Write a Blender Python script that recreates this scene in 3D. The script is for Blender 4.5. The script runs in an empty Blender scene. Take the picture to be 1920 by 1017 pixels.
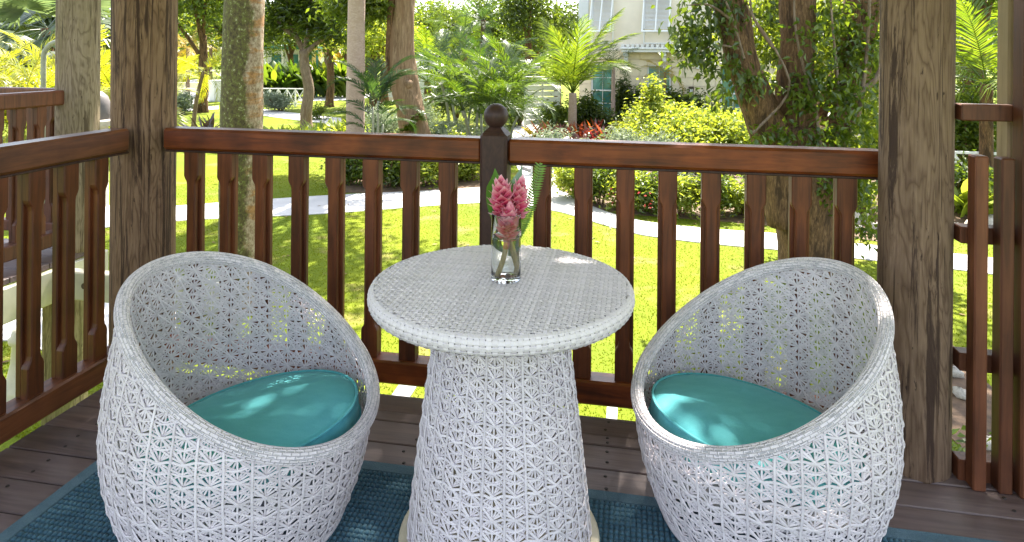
import bpy, math, random
import numpy as np
from mathutils import Vector, Matrix

R = math.radians
PI = math.pi
SC = bpy.context.scene
COL = SC.collection
random.seed(7)
RNG = np.random.default_rng(11)

# ------------------------------------------------------------------ camera
CAM_H = 1.457
YAW = R(10.37)
FPX = 1230.0
cam_data = bpy.data.cameras.new('camera')
cam = bpy.data.objects.new('camera', cam_data)
COL.objects.link(cam)
cam.matrix_world = (Matrix.Translation((0, 0, CAM_H)) @ Matrix.Rotation(YAW, 4, 'Z')
                    @ Matrix.Rotation(R(90), 4, 'X') @ Matrix.Rotation(R(0.5), 4, 'Z'))
cam_data.sensor_width = 36.0
cam_data.lens = FPX / 1920.0 * 36.0
cam_data.shift_y = -(508.5 - 100.0) / 1920.0
cam_data.clip_start = 0.05
cam_data.clip_end = 900.0
SC.camera = cam

# ------------------------------------------------------------------ world and sun
SUN_EL, SUN_AZ = R(54), R(6.0)          # azimuth measured from +Y towards +X
world = bpy.data.worlds.new('World')
SC.world = world
world.use_nodes = True
wn = world.node_tree
bg = wn.nodes['Background']
sky = wn.nodes.new('ShaderNodeTexSky')
sky.sky_type = 'NISHITA'
sky.sun_disc = False
sky.sun_elevation = SUN_EL
sky.sun_rotation = SUN_AZ
sky.air_density = 1.0
sky.dust_density = 1.5
sky.ozone_density = 1.0
hsv = wn.nodes.new('ShaderNodeHueSaturation')      # hazy tropical sky: paler than the clear-air model
hsv.inputs['Saturation'].default_value = 0.6
wn.links.new(sky.outputs[0], hsv.inputs['Color'])
wn.links.new(hsv.outputs[0], bg.inputs[0])
bg.inputs[1].default_value = 0.14
sun_data = bpy.data.lights.new('sun', 'SUN')
sun_data.energy = 5.0
sun_data.angle = R(0.6)
sun_data.color = (1.0, 0.94, 0.84)
sun = bpy.data.objects.new('sun', sun_data)
COL.objects.link(sun)
sd = Vector((math.sin(SUN_AZ) * math.cos(SUN_EL), math.cos(SUN_AZ) * math.cos(SUN_EL), math.sin(SUN_EL)))
sun.rotation_euler = sd.to_track_quat('Z', 'Y').to_euler()
sun.location = sd * 60

SC.view_settings.view_transform = 'Standard'
SC.view_settings.look = 'None'
SC.view_settings.exposure = 2.27
SC.view_settings.gamma = 1.0
SC.view_settings.use_curve_mapping = False
SC.cycles.max_bounces = 10
SC.cycles.diffuse_bounces = 5
SC.cycles.glossy_bounces = 4
SC.cycles.transmission_bounces = 8
SC.cycles.transparent_max_bounces = 8
SC.cycles.sample_clamp_indirect = 6.0
SC.cycles.use_denoising = True

GZ = -1.75                                # garden level, the deck floor is z = 0

# ------------------------------------------------------------------ layout helpers
_r = np.array((math.cos(YAW), math.sin(YAW)))
_f = np.array((-math.sin(YAW), math.cos(YAW)))
_TH = R(0.5)
def _uv(px, py):
    u, v = px - 960.0, py - 100.0
    return u * math.cos(_TH) + v * math.sin(_TH), -u * math.sin(_TH) + v * math.cos(_TH)
def at(px, py, t):
    """survey point: bearing of the photograph, t metres ahead"""
    u, v = _uv(px, py)
    d = _r * u / FPX + _f
    return Vector((d[0] * t, d[1] * t, CAM_H - v / FPX * t))
def gp(px, py, z=GZ):
    u, v = _uv(px, py)
    t = (CAM_H - z) * FPX / v
    p = at(px, py, t)
    return (p.x, p.y)
def site(px, t):
    p = at(px, 150, t)
    return p.x, p.y

# ------------------------------------------------------------------ materials
def newmat(name):
    m = bpy.data.materials.new(name)
    m.use_nodes = True
    nt = m.node_tree
    return m, nt, nt.nodes['Principled BSDF'], nt.nodes['Material Output']
def N(nt, t, **kw):
    n = nt.nodes.new(t)
    for k, v in kw.items():
        setattr(n, k, v)
    return n
def ramp(nt, fac, stops):
    r = N(nt, 'ShaderNodeValToRGB')
    el = r.color_ramp.elements
    while len(el) < len(stops):
        el.new(0.5)
    for e, (p, c) in zip(el, stops):
        e.position = p
        e.color = (*c, 1)
    nt.links.new(fac, r.inputs[0])
    return r.outputs[0]
def texco(nt, scale, kind='Object', rot=(0, 0, 0)):
    tc = N(nt, 'ShaderNodeTexCoord')
    mp = N(nt, 'ShaderNodeMapping')
    mp.inputs['Scale'].default_value = scale
    mp.inputs['Rotation'].default_value = rot
    nt.links.new(tc.outputs[kind], mp.inputs[0])
    return mp.outputs[0]
def noise(nt, vec, scale=1.0, detail=5, rough=0.55, dist=0.0):
    n = N(nt, 'ShaderNodeTexNoise')
    n.inputs['Scale'].default_value = scale
    n.inputs['Detail'].default_value = detail
    n.inputs['Roughness'].default_value = rough
    n.inputs['Distortion'].default_value = dist
    if vec is not None:
        nt.links.new(vec, n.inputs['Vector'])
    return n.outputs[0]
def mixc(nt, fac, a, b, mode='MIX'):
    m = N(nt, 'ShaderNodeMix', data_type='RGBA', blend_type=mode)
    for s, v in ((m.inputs[0], fac), (m.inputs[6], a), (m.inputs[7], b)):
        if hasattr(v, 'links') or hasattr(v, 'is_linked'):
            nt.links.new(v, s)
        elif isinstance(v, (int, float)):
            s.default_value = v
        else:
            s.default_value = (*v, 1)
    return m.outputs[2]
def mathn(nt, op, a, b=None):
    m = N(nt, 'ShaderNodeMath', operation=op)
    for i, v in enumerate((a, b)):
        if v is None:
            continue
        if isinstance(v, (int, float)):
            m.inputs[i].default_value = v
        else:
            nt.links.new(v, m.inputs[i])
    return m.outputs[0]
def bump(nt, bsdf, h, strength=0.4, dist=0.01):
    b = N(nt, 'ShaderNodeBump')
    b.inputs['Strength'].default_value = strength
    b.inputs['Distance'].default_value = dist
    nt.links.new(h, b.inputs['Height'])
    nt.links.new(b.outputs[0], bsdf.inputs['Normal'])
def plain(name, col, rough=0.6, var=0.12, scale=8.0, bmp=0.0, metallic=0.0, spec=0.5):
    m, nt, b, o = newmat(name)
    n = noise(nt, texco(nt, (scale,) * 3))
    c0 = tuple(x * (1 - var) for x in col)
    c1 = tuple(min(1, x * (1 + var)) for x in col)
    nt.links.new(ramp(nt, n, [(0.3, c0), (0.7, c1)]), b.inputs['Base Color'])
    b.inputs['Roughness'].default_value = rough
    b.inputs['Metallic'].default_value = metallic
    b.inputs['Specular IOR Level'].default_value = spec
    if bmp:
        bump(nt, b, noise(nt, texco(nt, (scale * 6,) * 3)), bmp, 0.004)
    return m

def leaf_mat(name, ca, cb, ta, tb, trans=0.5, gloss=0.06, rough=0.35):
    """two-sided leaf: diffuse in front, light through from behind, a waxy film; tone varies from leaf to leaf"""
    m, nt, b, o = newmat(name)
    nt.nodes.remove(b)
    g = N(nt, 'ShaderNodeNewGeometry')
    rnd = g.outputs['Random Per Island']
    oi = N(nt, 'ShaderNodeObjectInfo')
    f = mathn(nt, 'FRACT', mathn(nt, 'ADD', rnd, oi.outputs['Random']))
    d = N(nt, 'ShaderNodeBsdfDiffuse')
    t = N(nt, 'ShaderNodeBsdfTranslucent')
    nt.links.new(mixc(nt, f, ca, cb), d.inputs[0])
    nt.links.new(mixc(nt, f, ta, tb), t.inputs[0])
    mx = N(nt, 'ShaderNodeMixShader')
    mx.inputs[0].default_value = trans
    nt.links.new(d.outputs[0], mx.inputs[1])
    nt.links.new(t.outputs[0], mx.inputs[2])
    gl = N(nt, 'ShaderNodeBsdfGlossy')
    gl.inputs['Roughness'].default_value = rough
    gl.inputs[0].default_value = (1, 1, 1, 1)
    m2 = N(nt, 'ShaderNodeMixShader')
    m2.inputs[0].default_value = gloss
    nt.links.new(mx.outputs[0], m2.inputs[1])
    nt.links.new(gl.outputs[0], m2.inputs[2])
    nt.links.new(m2.outputs[0], o.inputs[0])
    return m

def wood_mat(name, dark, mid, light, stretch, rough=0.38, coat=0.0, bmp=0.25, blotch=0.35):
    m, nt, b, o = newmat(name)
    v = texco(nt, stretch)
    oi = N(nt, 'ShaderNodeObjectInfo')
    ad = N(nt, 'ShaderNodeVectorMath', operation='ADD')
    nt.links.new(v, ad.inputs[0])
    sc = N(nt, 'ShaderNodeVectorMath', operation='SCALE')
    cb = N(nt, 'ShaderNodeCombineXYZ')
    for i in range(3):
        nt.links.new(oi.outputs['Random'], cb.inputs[i])
    nt.links.new(cb.outputs[0], sc.inputs[0])
    sc.inputs['Scale'].default_value = 40.0
    nt.links.new(sc.outputs[0], ad.inputs[1])
    v = ad.outputs[0]
    g1 = noise(nt, v, 1.0, 8, 0.65, 0.6)
    g2 = noise(nt, texco(nt, (5, 5, 5)), 1.0, 3, 0.5)
    c = ramp(nt, g1, [(0.25, dark), (0.5, mid), (0.78, light)])
    bl = ramp(nt, g2, [(0.35, (1 - blotch,) * 3), (0.65, (1.0, 1.0, 1.0))])
    c = mixc(nt, 1.0, c, bl, 'MULTIPLY')
    tone = mathn(nt, 'ADD', mathn(nt, 'MULTIPLY', oi.outputs['Random'], 0.4), 0.8)
    tb = N(nt, 'ShaderNodeCombineXYZ')
    for i in range(3):
        nt.links.new(tone, tb.inputs[i])
    c = mixc(nt, 1.0, c, tb.outputs[0], 'MULTIPLY')
    nt.links.new(c, b.inputs['Base Color'])
    b.inputs['Roughness'].default_value = rough
    b.inputs['Specular IOR Level'].default_value = 0.32
    b.inputs['Coat Weight'].default_value = coat
    b.inputs['Coat Roughness'].default_value = 0.25
    bump(nt, b, g1, bmp, 0.003)
    return m

M = {}
M['rail'] = wood_mat('varnished_red_brown_wood', (0.05, 0.011, 0.003), (0.20, 0.043, 0.008), (0.32, 0.08, 0.015), (3, 34, 34), 0.42, 0.05, 0.12, 0.55)
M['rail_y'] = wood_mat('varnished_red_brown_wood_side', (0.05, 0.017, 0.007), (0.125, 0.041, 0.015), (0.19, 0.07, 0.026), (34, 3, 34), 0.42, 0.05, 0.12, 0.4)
M['baluster'] = wood_mat('varnished_baluster_wood', (0.04, 0.011, 0.004), (0.12, 0.033, 0.010), (0.20, 0.058, 0.016), (40, 40, 3), 0.45, 0.03, 0.15, 0.35)
M['newel'] = wood_mat('dark_newel_wood', (0.028, 0.012, 0.009), (0.052, 0.023, 0.017), (0.08, 0.037, 0.026), (60, 60, 30), 0.5, 0.0, 0.25, 0.3)
M['screen'] = wood_mat('screen_wood', (0.05, 0.017, 0.008), (0.13, 0.042, 0.018), (0.19, 0.068, 0.03), (40, 40, 3), 0.5, 0.0, 0.2, 0.3)
M['pale_wood'] = wood_mat('pale_raw_wood', (0.22, 0.15, 0.08), (0.32, 0.23, 0.13), (0.4, 0.3, 0.18), (30, 30, 2), 0.7, 0, 0.2, 0.2)

def timber_mat(name, dark, mid, light, moss, th=0.545):
    """old round timber: long weathered grain, dark soaked streaks, drying cracks"""
    m, nt, b, o = newmat(name)
    v = texco(nt, (6, 6, 1.1))
    warp = noise(nt, v, 1.0, 4, 0.55, 0.6)
    rings = mathn(nt, 'FRACT', mathn(nt, 'MULTIPLY', warp, 15.0))
    grain = noise(nt, texco(nt, (150, 150, 5)), 1.0, 8, 0.75, 0.3)
    streak = noise(nt, texco(nt, (27, 27, 1.3)), 1.0, 10, 0.72, 0.8)
    crack = noise(nt, texco(nt, (42, 42, 0.9)), 1.0, 4, 0.6, 0.5)
    big = noise(nt, texco(nt, (5, 5, 1.0)), 1.0, 6, 0.65)
    pit = noise(nt, texco(nt, (60, 60, 14)), 1.0, 4, 0.6)
    c = ramp(nt, grain, [(0.3, mid), (0.7, light)])
    rg = ramp(nt, rings, [(0.0, (0.40, 0.34, 0.30)), (0.22, (0.95, 0.93, 0.9)), (0.6, (1.1, 1.1, 1.1)), (1.0, (0.55, 0.5, 0.46))])
    c = mixc(nt, 0.75, c, rg, 'MULTIPLY')
    c = mixc(nt, ramp(nt, big, [(0.45, (0, 0, 0)), (0.62, (0.65, 0.65, 0.65))]), c, moss)
    c = mixc(nt, ramp(nt, streak, [(th, (0, 0, 0)), (th + 0.05, (0.88, 0.88, 0.88))]), c, dark)
    c = mixc(nt, ramp(nt, pit, [(0.66, (0, 0, 0)), (0.70, (0.8, 0.8, 0.8))]), c, tuple(x * 0.5 for x in dark))
    c = mixc(nt, ramp(nt, crack, [(0.66, (0, 0, 0)), (0.69, (1, 1, 1))]), c, tuple(x * 0.35 for x in dark))
    nt.links.new(c, b.inputs['Base Color'])
    b.inputs['Roughness'].default_value = 0.8
    b.inputs['Specular IOR Level'].default_value = 0.25
    h = mathn(nt, 'SUBTRACT', mathn(nt, 'ADD', grain, mathn(nt, 'MULTIPLY', rings, 0.25)), mathn(nt, 'MULTIPLY', mathn(nt, 'ADD', crack, pit), 0.5))
    bump(nt, b, h, 0.8, 0.012)
    return m
M['timber'] = timber_mat('weathered_timber', (0.034, 0.015, 0.010), (0.165, 0.093, 0.054), (0.29, 0.182, 0.11), (0.11, 0.055, 0.032), 0.515)
M['timber_grey'] = timber_mat('weathered_timber_grey', (0.045, 0.024, 0.017), (0.18, 0.112, 0.07), (0.30, 0.198, 0.13), (0.12, 0.069, 0.044), 0.535)
M['timber_pale'] = timber_mat('weathered_timber_pale', (0.09, 0.06, 0.035), (0.23, 0.17, 0.11), (0.34, 0.265, 0.185), (0.18, 0.14, 0.07))
M['timber_green'] = timber_mat('damp_green_timber', (0.10, 0.08, 0.03), (0.26, 0.2, 0.10), (0.38, 0.31, 0.17), (0.12, 0.12, 0.03))

def deck_mat():
    m, nt, b, o = newmat('weathered_deck_boards')
    oi = N(nt, 'ShaderNodeObjectInfo')
    v = texco(nt, (2.2, 42, 42))
    g1 = noise(nt, v, 1.0, 8, 0.68, 0.5)
    g2 = noise(nt, texco(nt, (1.6, 5, 5)), 1.0, 4, 0.55, 0.4)
    g3 = noise(nt, texco(nt, (3.0, 9, 9)), 1.0, 5, 0.6)
    c = ramp(nt, g1, [(0.28, (0.05, 0.029, 0.026)), (0.5, (0.11, 0.068, 0.06)), (0.75, (0.19, 0.125, 0.108))])
    grey = ramp(nt, g2, [(0.4, (0, 0, 0)), (0.68, (0.6, 0.6, 0.6))])
    c = mixc(nt, grey, c, (0.20, 0.152, 0.15))
    st = ramp(nt, g3, [(0.56, (0, 0, 0)), (0.72, (0.7, 0.7, 0.7))])
    c = mixc(nt, st, c, (0.055, 0.036, 0.035))
    tone = mathn(nt, 'ADD', mathn(nt, 'MULTIPLY', oi.outputs['Random'], 0.5), 0.75)
    tb = N(nt, 'ShaderNodeCombineXYZ')
    for i in range(3):
        nt.links.new(tone, tb.inputs[i])
    c = mixc(nt, 1.0, c, tb.outputs[0], 'MULTIPLY')
    nt.links.new(c, b.inputs['Base Color'])
    b.inputs['Roughness'].default_value = 0.55
    bump(nt, b, g1, 0.35, 0.003)
    return m
M['deck'] = deck_mat()
M['nail'] = plain('rusty_nail', (0.03, 0.018, 0.012), 0.6)

def wicker_mat(name='white_synthetic_wicker', lo=(0.585, 0.525, 0.54), hi=(0.77, 0.695, 0.705)):
    m, nt, b, o = newmat(name)
    g = N(nt, 'ShaderNodeNewGeometry')
    c = mixc(nt, g.outputs['Random Per Island'], lo, hi)
    dirt = noise(nt, texco(nt, (9, 9, 9)), 1.0, 5, 0.6)
    c = mixc(nt, ramp(nt, dirt, [(0.5, (0, 0, 0)), (0.8, (0.3, 0.3, 0.3))]), c, (0.55, 0.52, 0.46))
    nt.links.new(c, b.inputs['Base Color'])
    b.inputs['Roughness'].default_value = 0.42
    return m
M['wicker'] = wicker_mat()
M['wicker_rim'] = wicker_mat('white_synthetic_wicker_rim', (0.66, 0.595, 0.61), (0.72, 0.65, 0.66))
M['wicker_base'] = plain('wicker_core', (0.38, 0.36, 0.37), 0.6, 0.08)  # greyed so the gaps of the plaited chair rim read as shade
M['core_shade'] = plain('weave_hole_shade', (0.10, 0.09, 0.09), 0.7)  # board blackened so the holes of the table weave read as shadow
M['ring'] = plain('cream_plinth', (0.62, 0.54, 0.38), 0.5, 0.08, 6)

def cloth_mat(name, a, bcol, scale=420, bmp=0.15):
    m, nt, b, o = newmat(name)
    w = noise(nt, texco(nt, (scale,) * 3), 1.0, 2)
    s = noise(nt, texco(nt, (9, 26, 9)), 1.0, 4, 0.6)
    f = mathn(nt, 'ADD', mathn(nt, 'MULTIPLY', w, 0.5), mathn(nt, 'MULTIPLY', s, 0.5))
    nt.links.new(ramp(nt, f, [(0.35, a), (0.65, bcol)]), b.inputs['Base Color'])
    b.inputs['Roughness'].default_value = 0.92
    b.inputs['Specular IOR Level'].default_value = 0.15
    b.inputs['Sheen Weight'].default_value = 0.1
    bump(nt, b, mathn(nt, 'ADD', w, mathn(nt, 'MULTIPLY', noise(nt, texco(nt, (14, 14, 14))), 3.0)), bmp, 0.004)
    return m
M['teal'] = cloth_mat('teal_canvas', (0.078, 0.36, 0.40), (0.12, 0.455, 0.495))
M['rug'] = cloth_mat('blue_grey_rug_pile', (0.036, 0.088, 0.122), (0.08, 0.165, 0.21), 160, 0.6)
M['rug_edge'] = cloth_mat('blue_rug_border', (0.06, 0.115, 0.15), (0.10, 0.17, 0.21), 220, 0.5)

# garden surfaces
def lawn_mat():
    m, nt, b, o = newmat('mown_lawn')
    v1 = noise(nt, texco(nt, (60, 60, 60)), 1.0, 6, 0.7)
    v2 = noise(nt, texco(nt, (0.5, 0.5, 0.5)), 1.0, 4, 0.6)
    v3 = noise(nt, texco(nt, (1.6, 1.6, 1.6)), 1.0, 5, 0.6)
    c = ramp(nt, v1, [(0.3, (0.105, 0.135, 0.006)), (0.7, (0.15, 0.178, 0.008))])
    c = mixc(nt, ramp(nt, v2, [(0.4, (0, 0, 0)), (0.65, (0.6, 0.6, 0.6))]), c, (0.09, 0.135, 0.012))
    c = mixc(nt, ramp(nt, v3, [(0.55, (0, 0, 0)), (0.72, (0.8, 0.8, 0.8))]), c, (0.20, 0.155, 0.06))
    nt.links.new(c, b.inputs['Base Color'])
    b.inputs['Roughness'].default_value = 0.9
    b.inputs['Specular IOR Level'].default_value = 0.1
    bump(nt, b, v1, 0.5, 0.02)
    return m
M['lawn'] = lawn_mat()
M['blade'] = leaf_mat('grass_blade', (0.11, 0.14, 0.006), (0.15, 0.172, 0.008), (0.18, 0.22, 0.006), (0.24, 0.26, 0.01), 0.35, 0.0, 0.5)
M['concrete'] = plain('pale_concrete_path', (0.50, 0.475, 0.46), 0.8, 0.10, 1.3, 0.3)
M['strip'] = plain('grey_concrete_strip', (0.24, 0.235, 0.23), 0.85, 0.2, 3, 0.3)
M['soil'] = plain('bark_mulch_soil', (0.11, 0.065, 0.035), 0.9, 0.5, 9, 0.8)
M['stone'] = plain('pale_garden_stone', (0.40, 0.36, 0.30), 0.85, 0.3, 5, 0.6)
M['white'] = plain('white_paint', (0.78, 0.77, 0.73), 0.45, 0.05, 3)
M['cream'] = plain('cream_paint_beam', (0.50, 0.46, 0.35), 0.6, 0.14, 7, 0.2)
M['cream_wall'] = plain('cream_coral_block', (0.80, 0.68, 0.48), 0.85, 0.08, 4, 0.5)
M['render_wall'] = plain('grey_cream_render', (0.80, 0.71, 0.58), 0.85, 0.05, 2, 0.3)
M['shutter'] = plain('pale_grey_shutter_paint', (0.62, 0.63, 0.64), 0.5, 0.05, 3)
M['bronze'] = plain('dark_bronze', (0.07, 0.045, 0.03), 0.45, 0.2, 8)
M['grey_green'] = plain('grey_green_pipe', (0.22, 0.22, 0.16), 0.5, 0.2, 5)
M['dome'] = plain('dark_grey_dome', (0.10, 0.085, 0.08), 0.5, 0.25, 5)
M['teal_paint'] = plain('teal_paint', (0.03, 0.17, 0.13), 0.5, 0.15, 3)
M['dark'] = plain('dark_interior', (0.012, 0.012, 0.012), 0.5)
M['roof'] = plain('pale_bounce_ceiling_boards', (0.75, 0.72, 0.66), 0.7, 0.06, 2)  # brown wood made pale to bounce light onto the deck

def glass_pane_mat():
    m, nt, b, o = newmat('green_tinted_window_glass')
    n = noise(nt, texco(nt, (1.2, 1.2, 1.2)), 1.0, 3)
    nt.links.new(ramp(nt, n, [(0.35, (0.05, 0.16, 0.13)), (0.65, (0.16, 0.38, 0.30))]), b.inputs['Base Color'])
    b.inputs['Roughness'].default_value = 0.06
    b.inputs['Specular IOR Level'].default_value = 0.8
    return m
M['pane'] = glass_pane_mat()

def glass_mat(name, ior, col=(1, 1, 1)):
    m, nt, b, o = newmat(name)
    b.inputs['Base Color'].default_value = (*col, 1)
    b.inputs['Roughness'].default_value = 0.0
    b.inputs['IOR'].default_value = ior
    b.inputs['Transmission Weight'].default_value = 1.0
    return m
M['glass'] = glass_mat('clear_glass', 1.45, (0.97, 1.0, 0.99))
M['water'] = glass_mat('water', 1.33)

def bark_mat(name, a, bcol, c2, patch=None, stretch=(5, 5, 1.2), bmp=0.9, th=0.52):
    m, nt, b, o = newmat(name)
    n1 = noise(nt, texco(nt, tuple(4 * s for s in stretch)), 1.0, 8, 0.7, 0.6)
    n2 = noise(nt, texco(nt, stretch), 1.0, 4, 0.6, 0.4)
    c = ramp(nt, n1, [(0.3, a), (0.55, bcol), (0.75, c2)])
    if patch:
        c = mixc(nt, ramp(nt, n2, [(th, (0, 0, 0)), (th + 0.08, (0.9, 0.9, 0.9))]), c, patch)
    nt.links.new(c, b.inputs['Base Color'])
    b.inputs['Roughness'].default_value = 0.9
    b.inputs['Specular IOR Level'].default_value = 0.2
    bump(nt, b, n1, bmp, 0.03)
    return m
M['bark'] = bark_mat('furrowed_brown_bark', (0.05, 0.027, 0.014), (0.175, 0.10, 0.05), (0.34, 0.21, 0.108), (0.06, 0.036, 0.02), (9, 9, 2.0), 1.0)
M['bark_light'] = bark_mat('smooth_tan_bark', (0.12, 0.085, 0.06), (0.25, 0.18, 0.13), (0.36, 0.28, 0.21), (0.17, 0.11, 0.07))
M['bark_twist'] = bark_mat('twisted_tan_bark', (0.10, 0.06, 0.035), (0.27, 0.18, 0.11), (0.40, 0.30, 0.20), (0.20, 0.12, 0.07), (6, 6, 0.7))
M['palm_pale'] = bark_mat('pale_pink_palm_bark', (0.28, 0.20, 0.16), (0.42, 0.31, 0.25), (0.52, 0.41, 0.34), (0.36, 0.26, 0.2), (4, 4, 9), 0.5)

def moss_trunk_mat():
    """palm trunk: green-brown moss on the damp side, orange and whitish lichen in broken bands elsewhere"""
    m, nt, b, o = newmat('mossy_palm_bark')
    tc = N(nt, 'ShaderNodeTexCoord')
    sx = N(nt, 'ShaderNodeSeparateXYZ')
    nt.links.new(tc.outputs['Object'], sx.inputs[0])
    n0 = noise(nt, texco(nt, (3, 3, 2)), 1.0, 5, 0.7)
    n1 = noise(nt, texco(nt, (26, 26, 20)), 1.0, 8, 0.7)
    band = noise(nt, texco(nt, (2.0, 2.0, 7)), 1.0, 5, 0.65, 0.4)
    moss = ramp(nt, n1, [(0.32, (0.03, 0.024, 0.008)), (0.48, (0.085, 0.066, 0.024)), (0.58, (0.11, 0.12, 0.018)), (0.68, (0.42, 0.38, 0.28))])
    lich = ramp(nt, n1, [(0.32, (0.10, 0.06, 0.03)), (0.48, (0.28, 0.20, 0.13)), (0.68, (0.46, 0.38, 0.29))])
    orange = ramp(nt, n1, [(0.3, (0.14, 0.065, 0.02)), (0.6, (0.36, 0.17, 0.05))])
    lich = mixc(nt, ramp(nt, band, [(0.50, (0, 0, 0)), (0.60, (0.85, 0.85, 0.85))]), lich, orange)
    side = mathn(nt, 'ADD', mathn(nt, 'MULTIPLY', sx.outputs[0], 3.0), mathn(nt, 'SUBTRACT', n0, 0.42))
    f = ramp(nt, mathn(nt, 'ADD', side, -0.08), [(0.46, (0, 0, 0)), (0.6, (1, 1, 1))])
    c = mixc(nt, f, moss, lich)
    nt.links.new(c, b.inputs['Base Color'])
    b.inputs['Roughness'].default_value = 0.9
    bump(nt, b, n1, 0.8, 0.015)
    return m
M['moss_trunk'] = moss_trunk_mat()

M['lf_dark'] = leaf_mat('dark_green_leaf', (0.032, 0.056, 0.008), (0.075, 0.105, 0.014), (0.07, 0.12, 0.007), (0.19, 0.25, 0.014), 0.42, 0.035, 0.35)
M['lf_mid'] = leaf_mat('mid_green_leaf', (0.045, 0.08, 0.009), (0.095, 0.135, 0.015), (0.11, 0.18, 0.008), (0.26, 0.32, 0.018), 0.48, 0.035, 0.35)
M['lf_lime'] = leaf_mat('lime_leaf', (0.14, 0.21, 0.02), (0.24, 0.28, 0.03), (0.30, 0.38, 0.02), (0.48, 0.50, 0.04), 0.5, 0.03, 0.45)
M['lf_yellow'] = leaf_mat('yellow_green_leaf', (0.15, 0.19, 0.015), (0.26, 0.25, 0.02), (0.34, 0.40, 0.01), (0.58, 0.52, 0.02), 0.55, 0.04, 0.4)
M['lf_gold'] = leaf_mat('golden_leaf', (0.26, 0.19, 0.02), (0.35, 0.26, 0.03), (0.5, 0.34, 0.02), (0.65, 0.45, 0.03), 0.5, 0.03, 0.4)
M['lf_silver'] = leaf_mat('silver_green_leaf', (0.11, 0.15, 0.09), (0.27, 0.31, 0.22), (0.16, 0.23, 0.09), (0.34, 0.38, 0.22), 0.35, 0.06, 0.4)
M['lf_grey'] = leaf_mat('grey_green_fan', (0.07, 0.10, 0.06), (0.13, 0.16, 0.09), (0.11, 0.17, 0.05), (0.2, 0.26, 0.08), 0.4, 0.08, 0.35)
M['lf_red'] = leaf_mat('red_croton_leaf', (0.10, 0.012, 0.02), (0.30, 0.075, 0.015), (0.25, 0.02, 0.03), (0.55, 0.16, 0.02), 0.45, 0.06, 0.35)
M['lf_purple'] = leaf_mat('purple_bronze_leaf', (0.06, 0.035, 0.03), (0.10, 0.075, 0.045), (0.10, 0.045, 0.04), (0.2, 0.12, 0.06), 0.35, 0.06, 0.4)
M['lf_palm'] = leaf_mat('palm_leaflet', (0.03, 0.06, 0.010), (0.06, 0.10, 0.015), (0.07, 0.14, 0.007), (0.18, 0.26, 0.014), 0.45, 0.035, 0.35)
M['lf_palmdark'] = leaf_mat('dark_palm_leaflet', (0.022, 0.052, 0.014), (0.045, 0.085, 0.02), (0.03, 0.08, 0.010), (0.09, 0.16, 0.012), 0.38, 0.035, 0.35)
M['lf_palmlime'] = leaf_mat('bright_palm_leaflet', (0.07, 0.12, 0.012), (0.13, 0.17, 0.016), (0.14, 0.23, 0.008), (0.28, 0.35, 0.014), 0.5, 0.03, 0.38)
M['fallen'] = leaf_mat('fallen_brown_leaf', (0.12, 0.06, 0.025), (0.24, 0.15, 0.06), (0.15, 0.08, 0.02), (0.3, 0.18, 0.05), 0.25, 0.03, 0.5)
M['lf_bloom'] = leaf_mat('red_bloom', (0.5, 0.04, 0.05), (0.6, 0.1, 0.08), (0.5, 0.05, 0.05), (0.6, 0.1, 0.1), 0.3, 0.03)

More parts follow.
